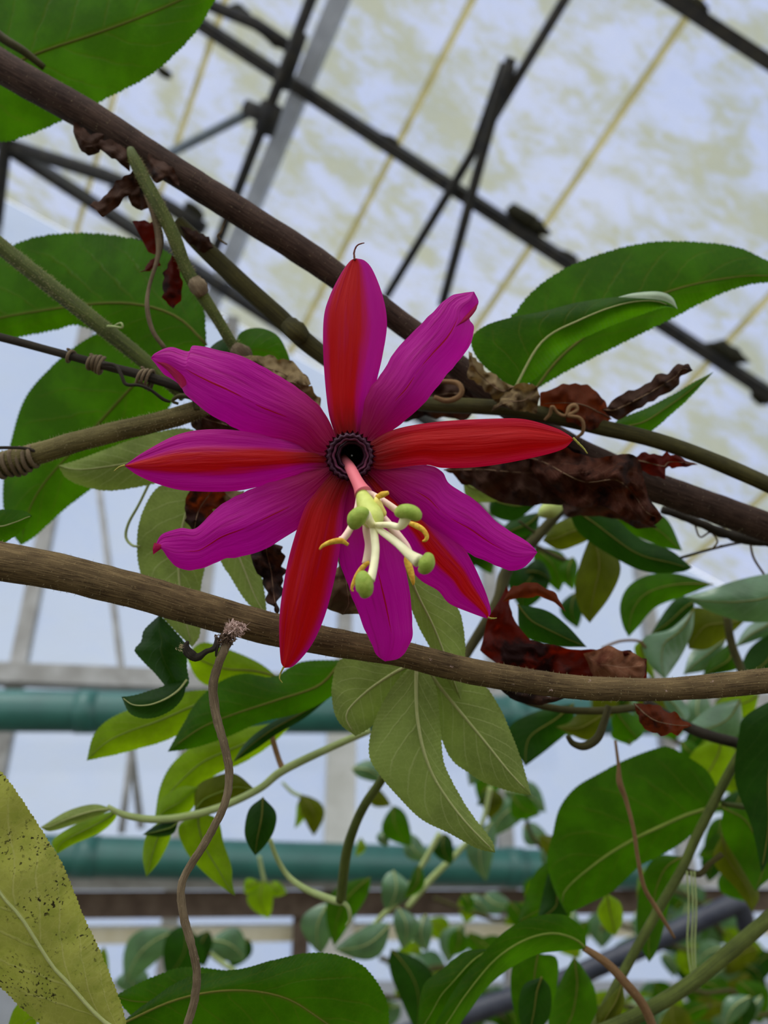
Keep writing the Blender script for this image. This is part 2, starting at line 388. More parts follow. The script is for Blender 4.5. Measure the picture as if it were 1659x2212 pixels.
def rrod(name, pts, r_px, h=-.10, mat=None, sides=8):
    w = [onroof(x, y, h) for x, y in pts]
    dep = [np.dot(p-CAM, FA) for p in w]
    v, f, uv = tube_geo(catmull(w, 2+4*(len(w)-1)) if len(w) > 2 else np.array(w), np.mean(dep)*r_px/F, sides)
    return obj(name, v, f, mat or K['iron'], ceil, uv)
rrod('truss_rod', [(738, -175), (457, 560)], 12, -.16)
rrod('brace', [(1330, -185), (835, 640)], 11, -.12)
rrod('brace', [(1105, 125), (1065, 250), (955, 660)], 12, -.16)
o = beam('brace_plate', onroof(1098, 140, -.14), onroof(1030, 330, -.14), .055, .02, RN, K['iron'], ceil)
rrod('strut', [(560, 232), (300, 366)], 10, -.15, K['steel'])
rrod('purlin_rail', [(-500, -420), (430, 0), (560, 55), (640, 112)], 13, -.1)
rrod('purlin_rail', [(-700, -60), (-40, 280), (40, 320), (280, 400), (440, 495)], 15, -.1)
rrod('truss_rod', [(60, -140), (12, 300), (-12, 520)], 14, -.12)
rrod('hub', [(588, 225), (570, 285)], 24, -.16)
rrod('hub', [(530, 232), (590, 258)], 17, -.17)
rrod('hub', [(650, 70), (610, 190)], 16, -.15)
def lump(px, py, rx, seed, h=-.05, mat=None, name='moss_clump'):
    c = onroof(px, py, h); dep = np.dot(c-CAM, FA); bm = bmesh.new(); bmesh.ops.create_icosphere(bm, subdivisions=2, radius=1)
    v = []
    for q in bm.verts:
        k = rx/F*dep*(1+.5*mnoise.noise(q.co*1.6+Vector((seed, 0, 0))))
        v.append(c + (d2*q.co.x*1.5 + d1*q.co.y*.7 + RN*q.co.z*.7)*k)
    f = [tuple(x.index for x in fc.verts) for fc in bm.faces]; bm.free()
    return obj(name, v, f, mat or K['moss'], ceil)
for i, (x, y, r) in enumerate([(1130, 470, 26), (1160, 490, 20), (1575, 762, 26), (1540, 752, 16), (1505, 12, 20), (845, 305, 14), (590, 85, 18), (520, 25, 16), (260, 415, 16), (420, 455, 18), (1230, 555, 14), (1640, 860, 16)]):
    lump(x, y, r, i)
lump(355, 157, 13, 40, -.3, K['moss'], 'seed_husk')

# back wall with slanted top under the roof
wall = thing('wall_back', W0 + np.array([0, 0, 0]), 'hazy glazed end wall of the greenhouse with pale mullions', kind='structure')
def wz(s):                                            # roof height above wall station s
    p = W0 + WD*s; k = (np.dot(R0-p, RN))/RN[2]; return p[2] + k
def wp(s, z, off=0.0): return W0 + WD*s + WN*off + np.array([0, 0, z])
S_lines = [-3.6, -2.9]
def swall(px, py): return np.dot(onwall(px, py)-W0, WD)
S_lines += [swall(62, 1350), swall(430, 1400), swall(735, 1700), swall(1080, 1700), swall(1420, 1500)]
S_lines = sorted(S_lines); 
while S_lines[-1] < 3.4: S_lines.append(S_lines[-1]+.62)
Z_lines = [0.0, onwall(400, 2015)[2], onwall(200, 1470)[2]]
for s in S_lines:
    top = wz(s)
    if top < .1: continue
    beam('mullion', wp(s, 0, -.02), wp(s, top, -.02), .055, .05, WN, K['rail'], wall)
for i in range(len(S_lines)-1):
    s0, s1 = S_lines[i]+.01, S_lines[i+1]-.01; zs = Z_lines + [99]
    for j in range(3):
        za, zb0, zb1 = zs[j], min(zs[j+1], wz(s0)), min(zs[j+1], wz(s1))
        za0, za1 = min(za, zb0), min(za, zb1)
        if zb0-za0 < .02 and zb1-za1 < .02: continue
        obj('pane', [wp(s0, za0), wp(s1, za1), wp(s1, zb1), wp(s0, zb0)], [(0, 1, 2, 3)], K['wallglass'], wall, None, False)
for z in Z_lines[1:]: beam('transom', wp(-3.6, z, -.02), wp(S_lines[-1], z, -.02), .05, .05, WN, K['rail'], wall)
# thin diagonal wire braces on the left of the wall
for pts in [((212, 1040), (305, 1790)), ((285, 1610), (262, 1800))]:
    w = [onwall(*pts[0], -.06), onwall(*pts[1], -.06)]
    v, f, uv = tube_geo(np.array(w), .012, 8); obj('tie_rod', v, f, K['rail'], wall, uv)
fl = obj('floor', [(-14, -14, 0), (14, -14, 0), (14, 14, 0), (-14, 14, 0)], [(0, 1, 2, 3)], K['soil'], None, None, False)
tag(fl, 'earth floor of the greenhouse', kind='structure')
def wbeam(name, y0, y1, off, mat, label, depth=.06, x0=-1500, x1=3200):
    a = onwall(300, (y0+y1)/2, off); hh = abs(onwall(300, y0, off)[2]-onwall(300, y1, off)[2])
    a0 = a - WD*3.2; a1 = a + WD*4.2
    o = beam(name, a0, a1, depth, hh, np.array([0, 0, 1.0]), mat, None); return tag(o, label, kind='structure')
wbeam('trim_1', 1886, 1922, -.22, K['rail'], 'pale painted ledge just below the lower green pipe', .10)
wbeam('trim_2', 1925, 1982, -.16, K['wood'], 'weathered brown timber beam under the pale ledge', .10)
wbeam('trim_3', 1448, 1488, -.10, K['rail'], 'grey rail just above the upper green pipe', .10)
wbeam('trim_4', 2003, 2036, -.08, K['ledge'], 'cream window ledge below the timber beam', .10)
p0 = onwall(735, 1700, -.12); o = beam('trim_5', [p0[0], p0[1], 0], [p0[0], p0[1], p0[2]+.35], .10, .08, WN, K['white'], None)
tag(o, 'white painted post behind the hanging leaves', kind='structure')
p0 = onwall(650, 2000, -.14); o = beam('trim_6', [p0[0], p0[1], 0], [p0[0], p0[1], p0[2]+.07], .05, .06, WN, K['wood'], None)
tag(o, 'dark timber upright meeting the brown beam', kind='structure')
def pipe(y_left, y_right, dl, r_px, label):
    a = P(0, y_left, dl); b = P(1140, y_right, dl*1.12); t = b-a
    pts = np.array([a - t*1.0 + t*2.3*k/14 for k in range(15)])
    v, f, uv = tube_geo(pts, r_px/F*dl, 24); root = thing('heating_pipe', pts[0], label, 'pipe', 'green heating pipes')
    obj('tube', v, f, K['pipe'], root, uv)
    for k in (2, 7, 12):
        q = pts[k]; tt = t/np.linalg.norm(t); vv, ff, uu = tube_geo(np.array([q-tt*.03, q+tt*.03]), r_px/F*dl*1.06, 24); obj('coupling', vv, ff, K['pipe'], root, uu)
    return root
pipe(1535, 1545, 2.25, 45, 'upper green heating pipe running level behind the curled leaf')
pipe(1845, 1874, 2.20, 42, 'lower green heating pipe running above the timber beam')

# ------------------------------------------------------------------ the passion flower
MAG, RED = srgb(190, 0, 142), srgb(190, 0, 6)
def tepal_mat(name, c0, w, edge, core, base, basew=.22, streak=.5):
    b = NB(name); uv, u, v = b.uv()
    x = b.math('SUBTRACT', b.math('MULTIPLY', v, 2.0), 1.0)
    st = b.noise(b.comb(b.math('MULTIPLY', u, 2.5), b.math('MULTIPLY', v, 9.0)), 1.0, 4, .5)
    fine = b.noise(b.comb(b.math('MULTIPLY', u, 12.0), b.math('MULTIPLY', v, 90.0)), 1.0, 3, .6)
    dist = b.math('ABSOLUTE', b.math('SUBTRACT', x, c0))
    dist = b.math('ADD', dist, b.math('MULTIPLY', b.math('SUBTRACT', st, .5), .35))
    f = b.math('SUBTRACT', 1.0, b.ramp(dist, w*.55, w*1.15))
    col = b.mix(f, edge, core)
    sk = b.math('MULTIPLY', b.ramp(st, .5, .68), streak)
    col = b.mix(sk, col, (core[0]*.8, core[1], core[2]*.5+edge[2]*.35, 1))
    bs = b.math('SUBTRACT', 1.0, b.ramp(b.math('ADD', u, b.math('MULTIPLY', b.math('SUBTRACT', st, .5), .25)), .02, basew))
    col = b.mix(b.math('MULTIPLY', bs, .85), col, base)
    hs = b.math('ADD', st, b.math('MULTIPLY', fine, .10))
    return b.thin(col, col, .5, .5, .25, b.bump(hs, .55, .0012))
fc = P(756, 986, .204)
flower = thing('passion_flower', fc, 'open magenta and red passion flower facing the camera', 'flower')
DK = srgb(120, 0, 8)  # deep red of the sepal base, with some centre shading painted in
sepals = [  # margins, band centre, band width, depth base/mid/tip, edge depth
 ('top', [(732,950),(720,928),(708,880),(699,780),(699,690),(712,640),(737,590),(757,563),(769,558)],
         [(788,948),(797,900),(812,830),(826,770),(836,700),(827,640),(806,585),(788,563),(769,558)], -.30, .75, (.2042,.2032,.2068), (.0022,.0035), (766,558)),
 ('right', [(795,958),(851,928),(946,911),(1073,904),(1136,906),(1199,924),(1226,938),(1240,949)],
           [(800,1008),(830,1014),(914,1004),(959,1011),(1041,1008),(1136,992),(1212,972),(1240,949)], -.05, .85, (.2022,.1995,.2010), (.003,.0025), (1240,949)),
 ('lowright', [(803,1015),(850,1060),(930,1105),(1000,1180),(1041,1259),(1060,1316),(1054,1337)],
              [(775,1035),(820,1110),(860,1180),(876,1215),(908,1253),(946,1276),(971,1304),(1020,1325),(1054,1337)], -.15, .42, (.2046,.2040,.2056), (.0012,.003), (1054,1337)),
 ('lowleft', [(718,1020),(680,1065),(655,1105),(625,1200),(608,1291),(603,1354),(606,1425),(614,1443)],
             [(758,1040),(745,1090),(735,1180),(721,1259),(700,1335),(672,1395),(636,1437),(614,1443)], -.1, 1.1, (.2028,.2010,.2035), (.003,.003), (612,1443)),
 ('left', [(716,962),(649,953),(566,937),(471,927),(389,937),(313,975),(268,1006)],
          [(712,1018),(661,1022),(579,1046),(503,1061),(402,1060),(345,1047),(298,1027),(268,1006)], -.02, .48, (.2040,.2020,.2070), (.004,.004), (268,1004)),
]
sp_mid = {}
for nm, Lp, Rp, c0, w, dd, ee, tip in sepals:
    m = tepal_mat('sepal_'+nm, c0, w, MAG if nm != 'right' else srgb(200, 2, 52), RED, DK, .25, .25)
    o, mid = blade('sepal', Lp, Rp, m, flower, dd, ee, n=70, m=18, wav=.0004, seed=len(nm), prof=lambda a: 1.5*a*a-.9*max(0,(a-.55))*2)
    sp_mid[nm] = (o, mid)
petals = [
 ('upright', [(776,948),(785,880),(800,838),(823,810),(858,753),(914,696),(965,645),(1000,633),(1024,630)],
             [(804,955),(864,918),(914,873),(965,810),(1010,755),(1024,709),(1014,690),(1018,675),(1034,655),(1024,630)], (.2032,.2022,.2075), (.002,.0035)),
 ('lowright', [(806,1000),(870,1003),(921,1005),(952,1016),(973,1046),(1028,1082),(1073,1127),(1128,1163),(1150,1180),(1161,1193)],
              [(795,1022),(850,1080),(905,1130),(960,1170),(1003,1192),(1066,1220),(1104,1232),(1135,1224),(1161,1193)], (.2036,.2024,.2060), (.0025,.0025)),
 ('bottom', [(745,1038),(730,1120),(731,1200),(750,1259),(775,1329),(801,1386),(814,1415),(832,1429)],
            [(778,1036),(835,1090),(860,1150),(873,1209),(886,1285),(891,1350),(888,1384),(864,1420),(832,1429)], (.2042,.2034,.2052), (.002,.003)),
 ('lowleft', [(712,998),(650,1022),(585,1042),(528,1063),(471,1095),(440,1127),(418,1143),(389,1141),(351,1152),(336,1175),(331,1196)],
             [(722,1035),(690,1090),(655,1133),(617,1160),(554,1194),(484,1209),(427,1230),(385,1226),(364,1207),(347,1185),(331,1196)], (.2038,.2026,.2075), (.0025,.002)),
 ('upleft', [(728,950),(712,911),(687,873),(630,829),(566,791),(503,763),(421,747),(408,759),(370,750),(335,763),(326,774)],
            [(700,985),(672,982),(645,962),(611,950),(535,937),(484,911),(440,886),(402,854),(388,832),(351,804),(326,774)], (.2030,.2016,.2080), (.002,.0035)),
]
for i, (nm, Lp, Rp, dd, ee) in enumerate(petals):
    m = tepal_mat('petal_'+nm, .1, .002, srgb(194, 0, 154), srgb(170, 0, 40), srgb(140, 0, 14), .55, .45)  # own redder tone towards the base, partly painted shade of the flower centre
    blade('petal', Lp, Rp, m, flower, dd, ee, n=90, m=20, wav=.0009, seed=i*2+1, jag=.7)
foldm = tepal_mat('petal_fold', 0, .002, srgb(176, 0, 80), srgb(160, 0, 60), srgb(170, 0, 60), .1, .2)
PT = [o for o in flower.children if o.name.startswith('petal')]
PET = {nm: o for (nm, *_), o in zip(petals, sorted(PT, key=lambda o: o.name))}
blade('curled_margin', [(337,781),(352,792),(365,804),(380,822),(392,839)], [(337,781),(368,787),(395,811),(403,829),(392,839)], foldm, PET['upleft'], (.2072,.2060,.2050), (.0006,.0003), n=24, m=8)
blade('curled_margin', [(1032,654),(1013,674),(998,690),(984,706)], [(1032,654),(1028,670),(1010,691),(984,706)], foldm, PET['upright'], (.2068,.2052,.2045), (.0006,.0003), n=24, m=6)
blade('curled_margin', [(333,1172),(330,1185),(331,1198)], [(333,1172),(352,1180),(331,1198)], foldm, PET['lowleft'], (.2072,.2064,.2070), (.0003,.0003), n=24, m=6)
yel = plain('anther_yellow', srgb(220, 186, 70), srgb(190, 140, 30), 900, .7)
awnm = plain('awn_green', srgb(150, 150, 60), srgb(120, 110, 50), 700, .8)
def awn(nm, pts, r=2.2, mat=awnm):
    o = stem('awn', [(x, y, d, rr) for x, y, d, rr in pts], mat, sp_mid[nm][0], sides=6, bump=.3, bfreq=3000); return o
redawn = plain('awn_reddish', srgb(120, 60, 50), srgb(90, 50, 40), 700, .8)
awn('top', [(766,562,.2065,2.5),(765,545,.207,2.2),(771,531,.207,1.8),(781,526,.2065,1.5),(787,525,.206,1)], mat=redawn)
awn('right', [(1238,946,.201,2.8),(1249,957,.2005,2.4),(1260,968,.2,2),(1269,980,.1995,1.2)])
awn('lowright', [(1054,1334,.2055,2.5),(1064,1336,.205,2),(1073,1335,.2045,1)])
awn('lowleft', [(613,1440,.2035,2.3),(606,1455,.2035,1.8),(604,1466,.203,1.4),(610,1475,.203,1)])
awn('left', [(270,1005,.207,2.3),(258,1009,.2065,1.8),(246,1018,.206,1)])
# corona ring, floral tube, column
def ring(name, cx, cy, stations, mat, parent, scal=0.0, ns=22, seg=88):
    """lathe about the flower axis; stations = (radius_px, depth, scallop amount)"""
    V, UVs = [], []
    for i, (r, d, sc_) in enumerate(stations):
        for k in range(seg):
            th = 2*math.pi*k/seg; rr = r*(1 + sc_*math.cos(ns*th))
            V.append(P(cx + rr*math.cos(th), cy + rr*math.sin(th), d)); UVs.append((i/len(stations), k/seg))
    Fc = [(i*seg+k, i*seg+(k+1) % seg, (i+1)*seg+(k+1) % seg, (i+1)*seg+k) for i in range(len(stations)-1) for k in range(seg)]
    return obj(name, V, Fc, mat, parent, UVs)
ring('calyx_rim', 757, 986, [(40,.2052,0),(54,.2048,.02),(66,.2052,.03),(70,.2064,.02)], plain('calyx_red', srgb(120, 4, 14), srgb(90, 2, 12), 300, .6), flower, ns=10)
purple = plain('corona_purple', srgb(62, 14, 42), srgb(40, 8, 30), 800, .6)
lilac = plain('corona_rim_lilac', srgb(96, 40, 66), srgb(70, 22, 48), 900, .6)
threadm = plain('corona_thread', srgb(120, 20, 50), srgb(90, 10, 36), 900, .6)
tubem = plain('tube_green', srgb(120, 120, 50), srgb(86, 76, 34), 300, .7)
tubeo = plain('tube_outside', srgb(120, 90, 60), srgb(100, 110, 50), 200, .7)
ring('corona', 756, 986, [(52,.2032,.03),(49,.2012,.05),(45,.2006,.04),(41,.2012,.02),(37,.2030,.02)], purple, flower)
ring('corona_rim', 757, 985, [(40,.2018,.03),(37.5,.2008,.045),(35,.2011,.04),(32.5,.2030,.02)], lilac, flower, ns=10)
ring('operculum', 760, 984, [(33,.2034,.02),(29,.2024,.03),(26,.2030,.02),(24,.2070,0)], purple, flower, ns=10)
ring('floral_tube', 760, 984, [(50,.2050,0),(46,.2085,0),(38,.213,0),(32,.222,0),(28,.240,0),(12,.262,0),(1,.264,0)], tubeo, flower)
ring('nectar_cup', 760, 984, [(25,.2068,0),(25,.2140,0),(24,.225,0),(22,.236,0),(1,.237,0)], tubem, flower)
rays_ = ring('corona_threads', 756, 986, [(48,.2026,0),(53,.2014,.09)], threadm, flower, ns=30, seg=120)
# androgynophore
b = NB('column_pink'); uv, u, v = b.uv()
colm = b.thin(b.mix(b.ramp(u, .0, .022), srgb(140, 60, 50), srgb(226, 120, 130)), srgb(220, 120, 120), .2, .5, .3)
cream = plain('style_cream', srgb(240, 238, 196), srgb(232, 228, 180), 300, .5)
pinkf = plain('filament_pink', srgb(236, 196, 186), srgb(232, 210, 180), 200, .5)
lime = plain('ovary_lime', srgb(196, 206, 110), srgb(178, 190, 92), 300, .55)
stg = plain('stigma_green', srgb(150, 170, 70), srgb(126, 152, 52), 500, .6)
stem('column', [(738,985,.228,9),(742,993,.212,11),(756,1010,.203,12),(769,1035,.1975,13),(778,1052,.1942,15),(785,1066,.1925,20)], colm, flower, n=30, sides=16)
ov = stem('ovary', [(779,1055,.1935,7),(783,1070,.1920,14),(790,1088,.1900,20),(799,1106,.1880,25),(805,1122,.1862,25),(807,1134,.1850,15),(806,1139,.1846,4)], lime, flower, n=26, sides=18)
def filament(pts, anth):
    o = stem('filament', pts, pinkf, flower, n=22, sides=10)
    a = stem('anther', anth, yel, o, n=24, sides=8)
    return o
filament([(788,1060,.193,9),(803,1068,.193,7),(815,1077,.192,8),(818,1086,.190,6)], [(814,1073,.1885,5),(819,1072,.188,6),(827,1068,.187,7),(839,1064,.1865,4)])
stem('anther_lobe', [(813,1075,.1884,5),(816,1085,.188,8),(822,1098,.1882,8),(829,1110,.1886,7),(832,1114,.1888,3)], plain('anther_pale', srgb(236, 224, 130), srgb(222, 200, 90), 500, .6), flower, n=20)
filament([(775,1062,.193,6),(773,1085,.192,6),(766,1118,.190,7),(755,1145,.188,8),(742,1163,.187,8),(734,1166,.1865,7)], [(690,1187,.1855,2),(697,1179,.1858,4),(715,1171,.186,6),(735,1168,.1858,7),(745,1172,.1858,5),(752,1177,.186,4)])
filament([(790,1120,.189,6),(791,1145,.1895,8),(796,1175,.19,8),(794,1200,.190,9),(788,1218,.1895,7)], [(798,1214,.1885,4),(785,1224,.188,6),(772,1242,.1875,6),(762,1263,.187,4),(760,1274,.187,3),(764,1277,.187,2)])
filament([(790,1062,.193,8),(825,1080,.1925,7),(860,1105,.192,8),(880,1122,.1915,8)], [(885,1130,.1905,5),(900,1136,.190,7),(914,1145,.1895,6),(922,1158,.189,5),(919,1167,.189,4),(912,1169,.189,2)])
filament([(800,1085,.192,6),(825,1115,.1905,8),(850,1145,.1895,9),(875,1175,.189,8),(886,1192,.1885,6)], [(878,1196,.1875,3),(880,1212,.187,8),(887,1235,.1865,8),(892,1255,.186,5),(893,1264,.186,2)])
def style(pts, head):
    o = stem('style', pts, cream, flower, n=24, sides=12)
    h = stem('stigma', head, stg, o, n=20, sides=14)
    return o
style([(806,1137,.1848,9),(798,1126,.1825,10),(790,1114,.1805,13),(784,1112,.179,16)], [(796,1106,.1782,5),(789,1107,.178,13),(778,1112,.1782,19),(769,1122,.179,20),(765,1133,.180,14),(764,1138,.181,5)])
style([(805,1135,.1848,6),(820,1134,.182,6.5),(843,1134,.1785,7),(862,1138,.1765,8),(872,1128,.1755,11),(880,1112,.1745,14)], [(857,1112,.175,6),(862,1108,.1745,13),(876,1104,.1735,16),(892,1108,.173,16),(901,1116,.1735,13),(905,1121,.174,5)])
style([(808,1138,.1848,6),(830,1152,.181,8),(860,1175,.1775,9),(885,1198,.175,11),(905,1212,.1735,15)], [(922,1198,.1725,7),(924,1204,.172,14),(922,1216,.172,18),(915,1228,.1725,15),(906,1233,.173,6)])
style([(806,1140,.1848,8),(809,1160,.182,9),(811,1190,.179,9),(807,1225,.1765,9),(800,1254,.175,10)], [(786,1238,.1745,7),(784,1246,.1735,16),(787,1262,.173,20),(788,1278,.1735,17),(784,1289,.174,7)])

# ------------------------------------------------------------------ vines and stems
def fuzzpart(parent, pts, n=500, ln=.0011, seed=1, side=1.0):
    """short hairs standing on a stem"""
    rs = np.random.RandomState(seed); c = catmull(pts, 200); V, Fc = [], []
    for i in range(n):
        k = rs.randint(0, 199); r = c[k, 3]/F*c[k, 2]
        t = PV(c[k+1:k+2, :2], c[k+1:k+2, 2])[0]-PV(c[k:k+1, :2], c[k:k+1, 2])[0]; t /= np.linalg.norm(t)
        p = PV(c[k:k+1, :2], c[k:k+1, 2])[0]
        dv = rs.randn(3); dv -= t*np.dot(dv, t); dv /= np.linalg.norm(dv)
        s = np.cross(t, dv)*.00006; l = ln*(.4+rs.rand()); base = p+dv*r*.97; tip = base+dv*l+t*rs.randn()*l*.4
        j = len(V); V += [base-s, base+s, base+t*.00008, tip]; Fc += [(j, j+1, j+3), (j+1, j+2, j+3), (j+2, j, j+3)]
    o = obj('fuzz', V, Fc, K['fuzz'], parent, None, False); o['kind'] = 'stuff'; return o
UP = [(-800,-430,.285,36),(-400,-130,.278,35),(-90,78,.272,34),(0,142,.270,35),(100,200,.268,34),(200,256,.267,33),(330,340,.266,31),(450,415,.265,30),(560,485,.265,30),(680,562,.266,29),(770,628,.267,27),(870,700,.269,25),(1000,800,.272,26),(1200,950,.276,30),(1400,1045,.280,32),(1550,1100,.282,32),(1760,1175,.285,32),(2200,1320,.292,32)]
v1 = thing('woody_vine', P(0, 142, .27), 'thick dark brown woody vine crossing behind the flower from upper left', 'vine')
stem('stem', UP, B['upper'], v1, n=150, sides=24, bump=.05, bfreq=160)
fuzzpart(v1, UP, 2600, .0006, 3)
def dead(name, Lp, Rp, mat, parent, d, crum=.003, seed=0, e=(.002, .002), jag=2.5, m=12, n=40):
    o, mid = blade(name, Lp, Rp, G[mat], parent, d, e, n=n, m=m, crum=crum, seed=seed, jag=jag, sharp=True); return o
# withered bits hanging on the upper vine near the green shoot
dead('withered_bract', [(225,290),(190,285),(160,262),(158,285)], [(225,290),(215,330),(190,335),(170,318),(158,285)], 'brown', v1, (.262,.260,.262), .003, 1)
dead('withered_bract', [(285,330),(240,300),(205,300),(180,318)], [(285,330),(280,370),(255,350),(215,322),(180,318)], 'brown', v1, (.260,.258,.26), .003, 2)
dead('withered_bract', [(300,365),(262,378),(245,410),(220,430),(192,443)], [(300,365),(310,420),(270,425),(245,455),(222,470),(192,443)], 'brown', v1, (.258,.255,.258), .004, 3)
dead('withered_bract', [(320,330),(350,345),(375,360),(385,385),(387,402)], [(320,330),(318,375),(340,395),(362,385),(375,400),(387,402)], 'brown', v1, (.259,.256,.258), .004, 4)
dead('withered_bract', [(300,400),(275,420),(285,445),(305,455)], [(300,400),(330,420),(325,445),(305,455)], 'brown', v1, (.259,.257,.259), .004, 5)
dead('red_bract', [(340,480),(310,475),(286,478),(300,500)], [(340,480),(352,520),(345,550),(320,545),(312,520),(300,500)], 'red', v1, (.258,.256,.258), .003, 6)
dead('red_bract', [(372,550),(352,590),(350,625),(360,655),(375,667)], [(372,550),(390,575),(393,615),(390,650),(375,667)], 'red', v1, (.258,.256,.256), .002, 7)
dead('red_bract', [(340,550),(325,565),(312,582),(300,588)], [(340,550),(345,570),(325,585),(300,588)], 'red', v1, (.258,.257,.257), .002, 8)
stem('twig', [(320,420,.257,9),(335,470,.257,8),(345,520,.257,9),(340,560,.256,5),(322,620,.254,4),(318,665,.252,5),(330,715,.252,5),(356,752,.253,5)], B['tendril'], v1, n=34, sides=8)
sh = thing('green_shoot', P(285, 335, .258), 'fuzzy green shoot hanging down from the dark vine at upper left', 'stem')
stem('stem', [(282,322,.259,8),(290,345,.258,13),(318,400,.257,15),(345,450,.256,15),(375,510,.256,15),(400,575,.256,14),(420,612,.256,15),(432,630,.256,14),(470,690,.257,12),(500,740,.258,12),(522,768,.259,13)], B['green'], sh, n=50, sides=14, bump=.04)
stem('node', [(420,606,.256,13),(430,622,.2545,20),(440,634,.256,13)], B['tendril'], sh, n=12, sides=12, bump=.3, bfreq=500)
stem('node', [(508,752,.259,14),(522,764,.257,22),(534,776,.259,14)], B['tendril'], sh, n=12, sides=12, bump=.35, bfreq=500)
fuzzpart(sh, [(290,345,.258,13),(345,450,.256,15),(400,575,.256,14),(470,690,.257,12),(522,768,.259,13)], 1600, .0009, 5)
s3 = thing('olive_stem', P(395, 495, .268), 'olive green stem running from the dark vine down to behind the flower', 'stem')
stem('stem', [(385,480,.268,15),(440,535,.268,19),(520,610,.268,20),(600,682,.269,20),(660,738,.270,20),(740,800,.272,18),(800,850,.274,16)], B['olive'], s3, n=50, sides=16, bump=.05)
dead('withered_sheath', [(388,488),(420,495),(450,512),(462,535)], [(388,488),(410,530),(440,545),(462,535)], 'brown', s3, (.262,.261,.263), .002, 9)
stem('node', [(622,700,.268,18),(640,716,.2665,23),(655,730,.268,18)], B['olive'], s3, n=10, sides=14, bump=.2, bfreq=400)
stem('tendril', [(500,460,.27,3),(487,475,.268,3),(478,500,.266,3),(470,510,.266,3),(478,520,.267,2.5),(490,528,.267,2)], B['tendril'], s3, n=30, sides=6)
s4 = thing('green_vine', P(0, 530, .256), 'straight green stem slanting down from the left edge', 'stem')
stem('stem', [(-700,-30,.262,19),(-60,482,.256,18),(0,531,.256,18),(100,611,.256,18),(200,690,.255,18),(300,770,.255,17),(400,855,.256,15)], B['green'], s4, n=40, sides=14, bump=.03)
fuzzpart(s4, [(0,531,.256,18),(200,690,.255,18),(400,855,.256,15)], 1500, .0008, 6)
stem('curl_tip', [(232,705,.252,3),(250,706,.250,3),(264,708,.249,2.5),(262,698,.249,2.5),(250,702,.25,2)], B['lightgreen'], s4, n=20, sides=6)
def coil(name, a, b, turns, r_px, th, mat, parent, d):
    """a tendril wound round a stem between two image points"""
    n = int(turns*16); A, Bp = P(*a, d), P(*b, d); t = (Bp-A); L = np.linalg.norm(t); t /= L
    s = np.cross(t, FA); s /= np.linalg.norm(s); q = np.cross(s, t); R = r_px/F*d
    p = [A + (Bp-A)*k/n + (s*math.cos(2*math.pi*turns*k/n) + q*math.sin(2*math.pi*turns*k/n))*R*(1+.15*math.sin(k*.7)) for k in range(n+1)]
    v, f, uv = tube_geo(np.array(p), th/F*d, 7); return obj(name, v, f, mat, parent, uv)
s5 = thing('thin_dark_stem', P(0, 728, .248), 'thin dark stem wound with dry tendril coils at left of the flower', 'stem')
stem('stem', [(-700,540,.254,9),(-60,712,.248,9),(0,728,.248,9),(140,766,.247,9),(250,796,.246,10),(330,817,.246,11),(400,840,.247,11)], B['darkstem'], s5, n=30, sides=10, bump=.1, bfreq=300)
coil('tendril', (143, 768), (160, 772), 1.3, 14, 3.5, B['tendril'], s5, .247)
coil('tendril', (192, 782), (222, 790), 4, 16, 4, B['tendril'], s5, .247)
coil('tendril', (300, 812), (328, 822), 3.5, 19, 3.5, B['tendril'], s5, .246)
stem('tendril_strand', [(222,785,.243,4),(250,790,.242,4),(262,810,.241,4),(272,830,.241,4),(300,832,.241,3.5),(325,842,.242,3.5),(352,862,.244,4),(368,868,.245,3)], B['darkstem'], s5, n=36, sides=7)
s6 = thing('grey_stem', P(0, 1000, .244), 'fuzzy grey-olive stem entering from the left edge beside the flower', 'stem')
P6 = [(-700,1215,.238,27),(-70,1025,.242,26),(0,1003,.243,25),(60,986,.243,24),(200,945,.244,22),(330,914,.245,21),(400,895,.246,21),(450,875,.248,18)]
stem('stem', P6, B['grey'], s6, n=50, sides=18, bump=.07, bfreq=220)
fuzzpart(s6, P6, 2200, .0009, 8)
coil('tendril', (-5, 1012), (78, 985), 6, 25, 5, B['tendril'], s6, .243)
stem('tendril_strand', [(-30,968,.238,3.5),(10,967,.238,3.5),(50,968,.239,3.5),(75,975,.240,3.5),(82,990,.242,3)], B['darkstem'], s6, n=20, sides=7)
stem('tip', [(385,872,.243,3),(372,866,.243,4),(390,855,.243,5),(420,862,.244,7),(425,885,.245,9)], B['olive'], s6, n=20, sides=8, bump=.15, bfreq=500)
LOW = [(-800,1010,.226,44),(-400,1120,.222,43),(-90,1192,.219,42),(0,1212,.219,42),(120,1234,.2195,40),(307,1280,.220,38),(450,1322,.221,37),(600,1362,.222,35),(717,1387,.222,31),(860,1411,.222,28),(1000,1446,.223,28),(1120,1468,.224,27),(1238,1484,.225,26),(1340,1489,.226,25),(1437,1489,.227,24),(1560,1480,.228,26),(1659,1470,.229,27),(1760,1455,.230,27),(2200,1370,.236,27)]
v2 = thing('woody_vine', P(0, 1212, .219), 'grey-brown woody vine running below the flower across the whole picture', 'vine')
stem('stem', LOW, B['lower'], v2, n=160, sides=26, bump=.05, bfreq=170)
fuzzpart(v2, LOW, 3600, .0007, 9)
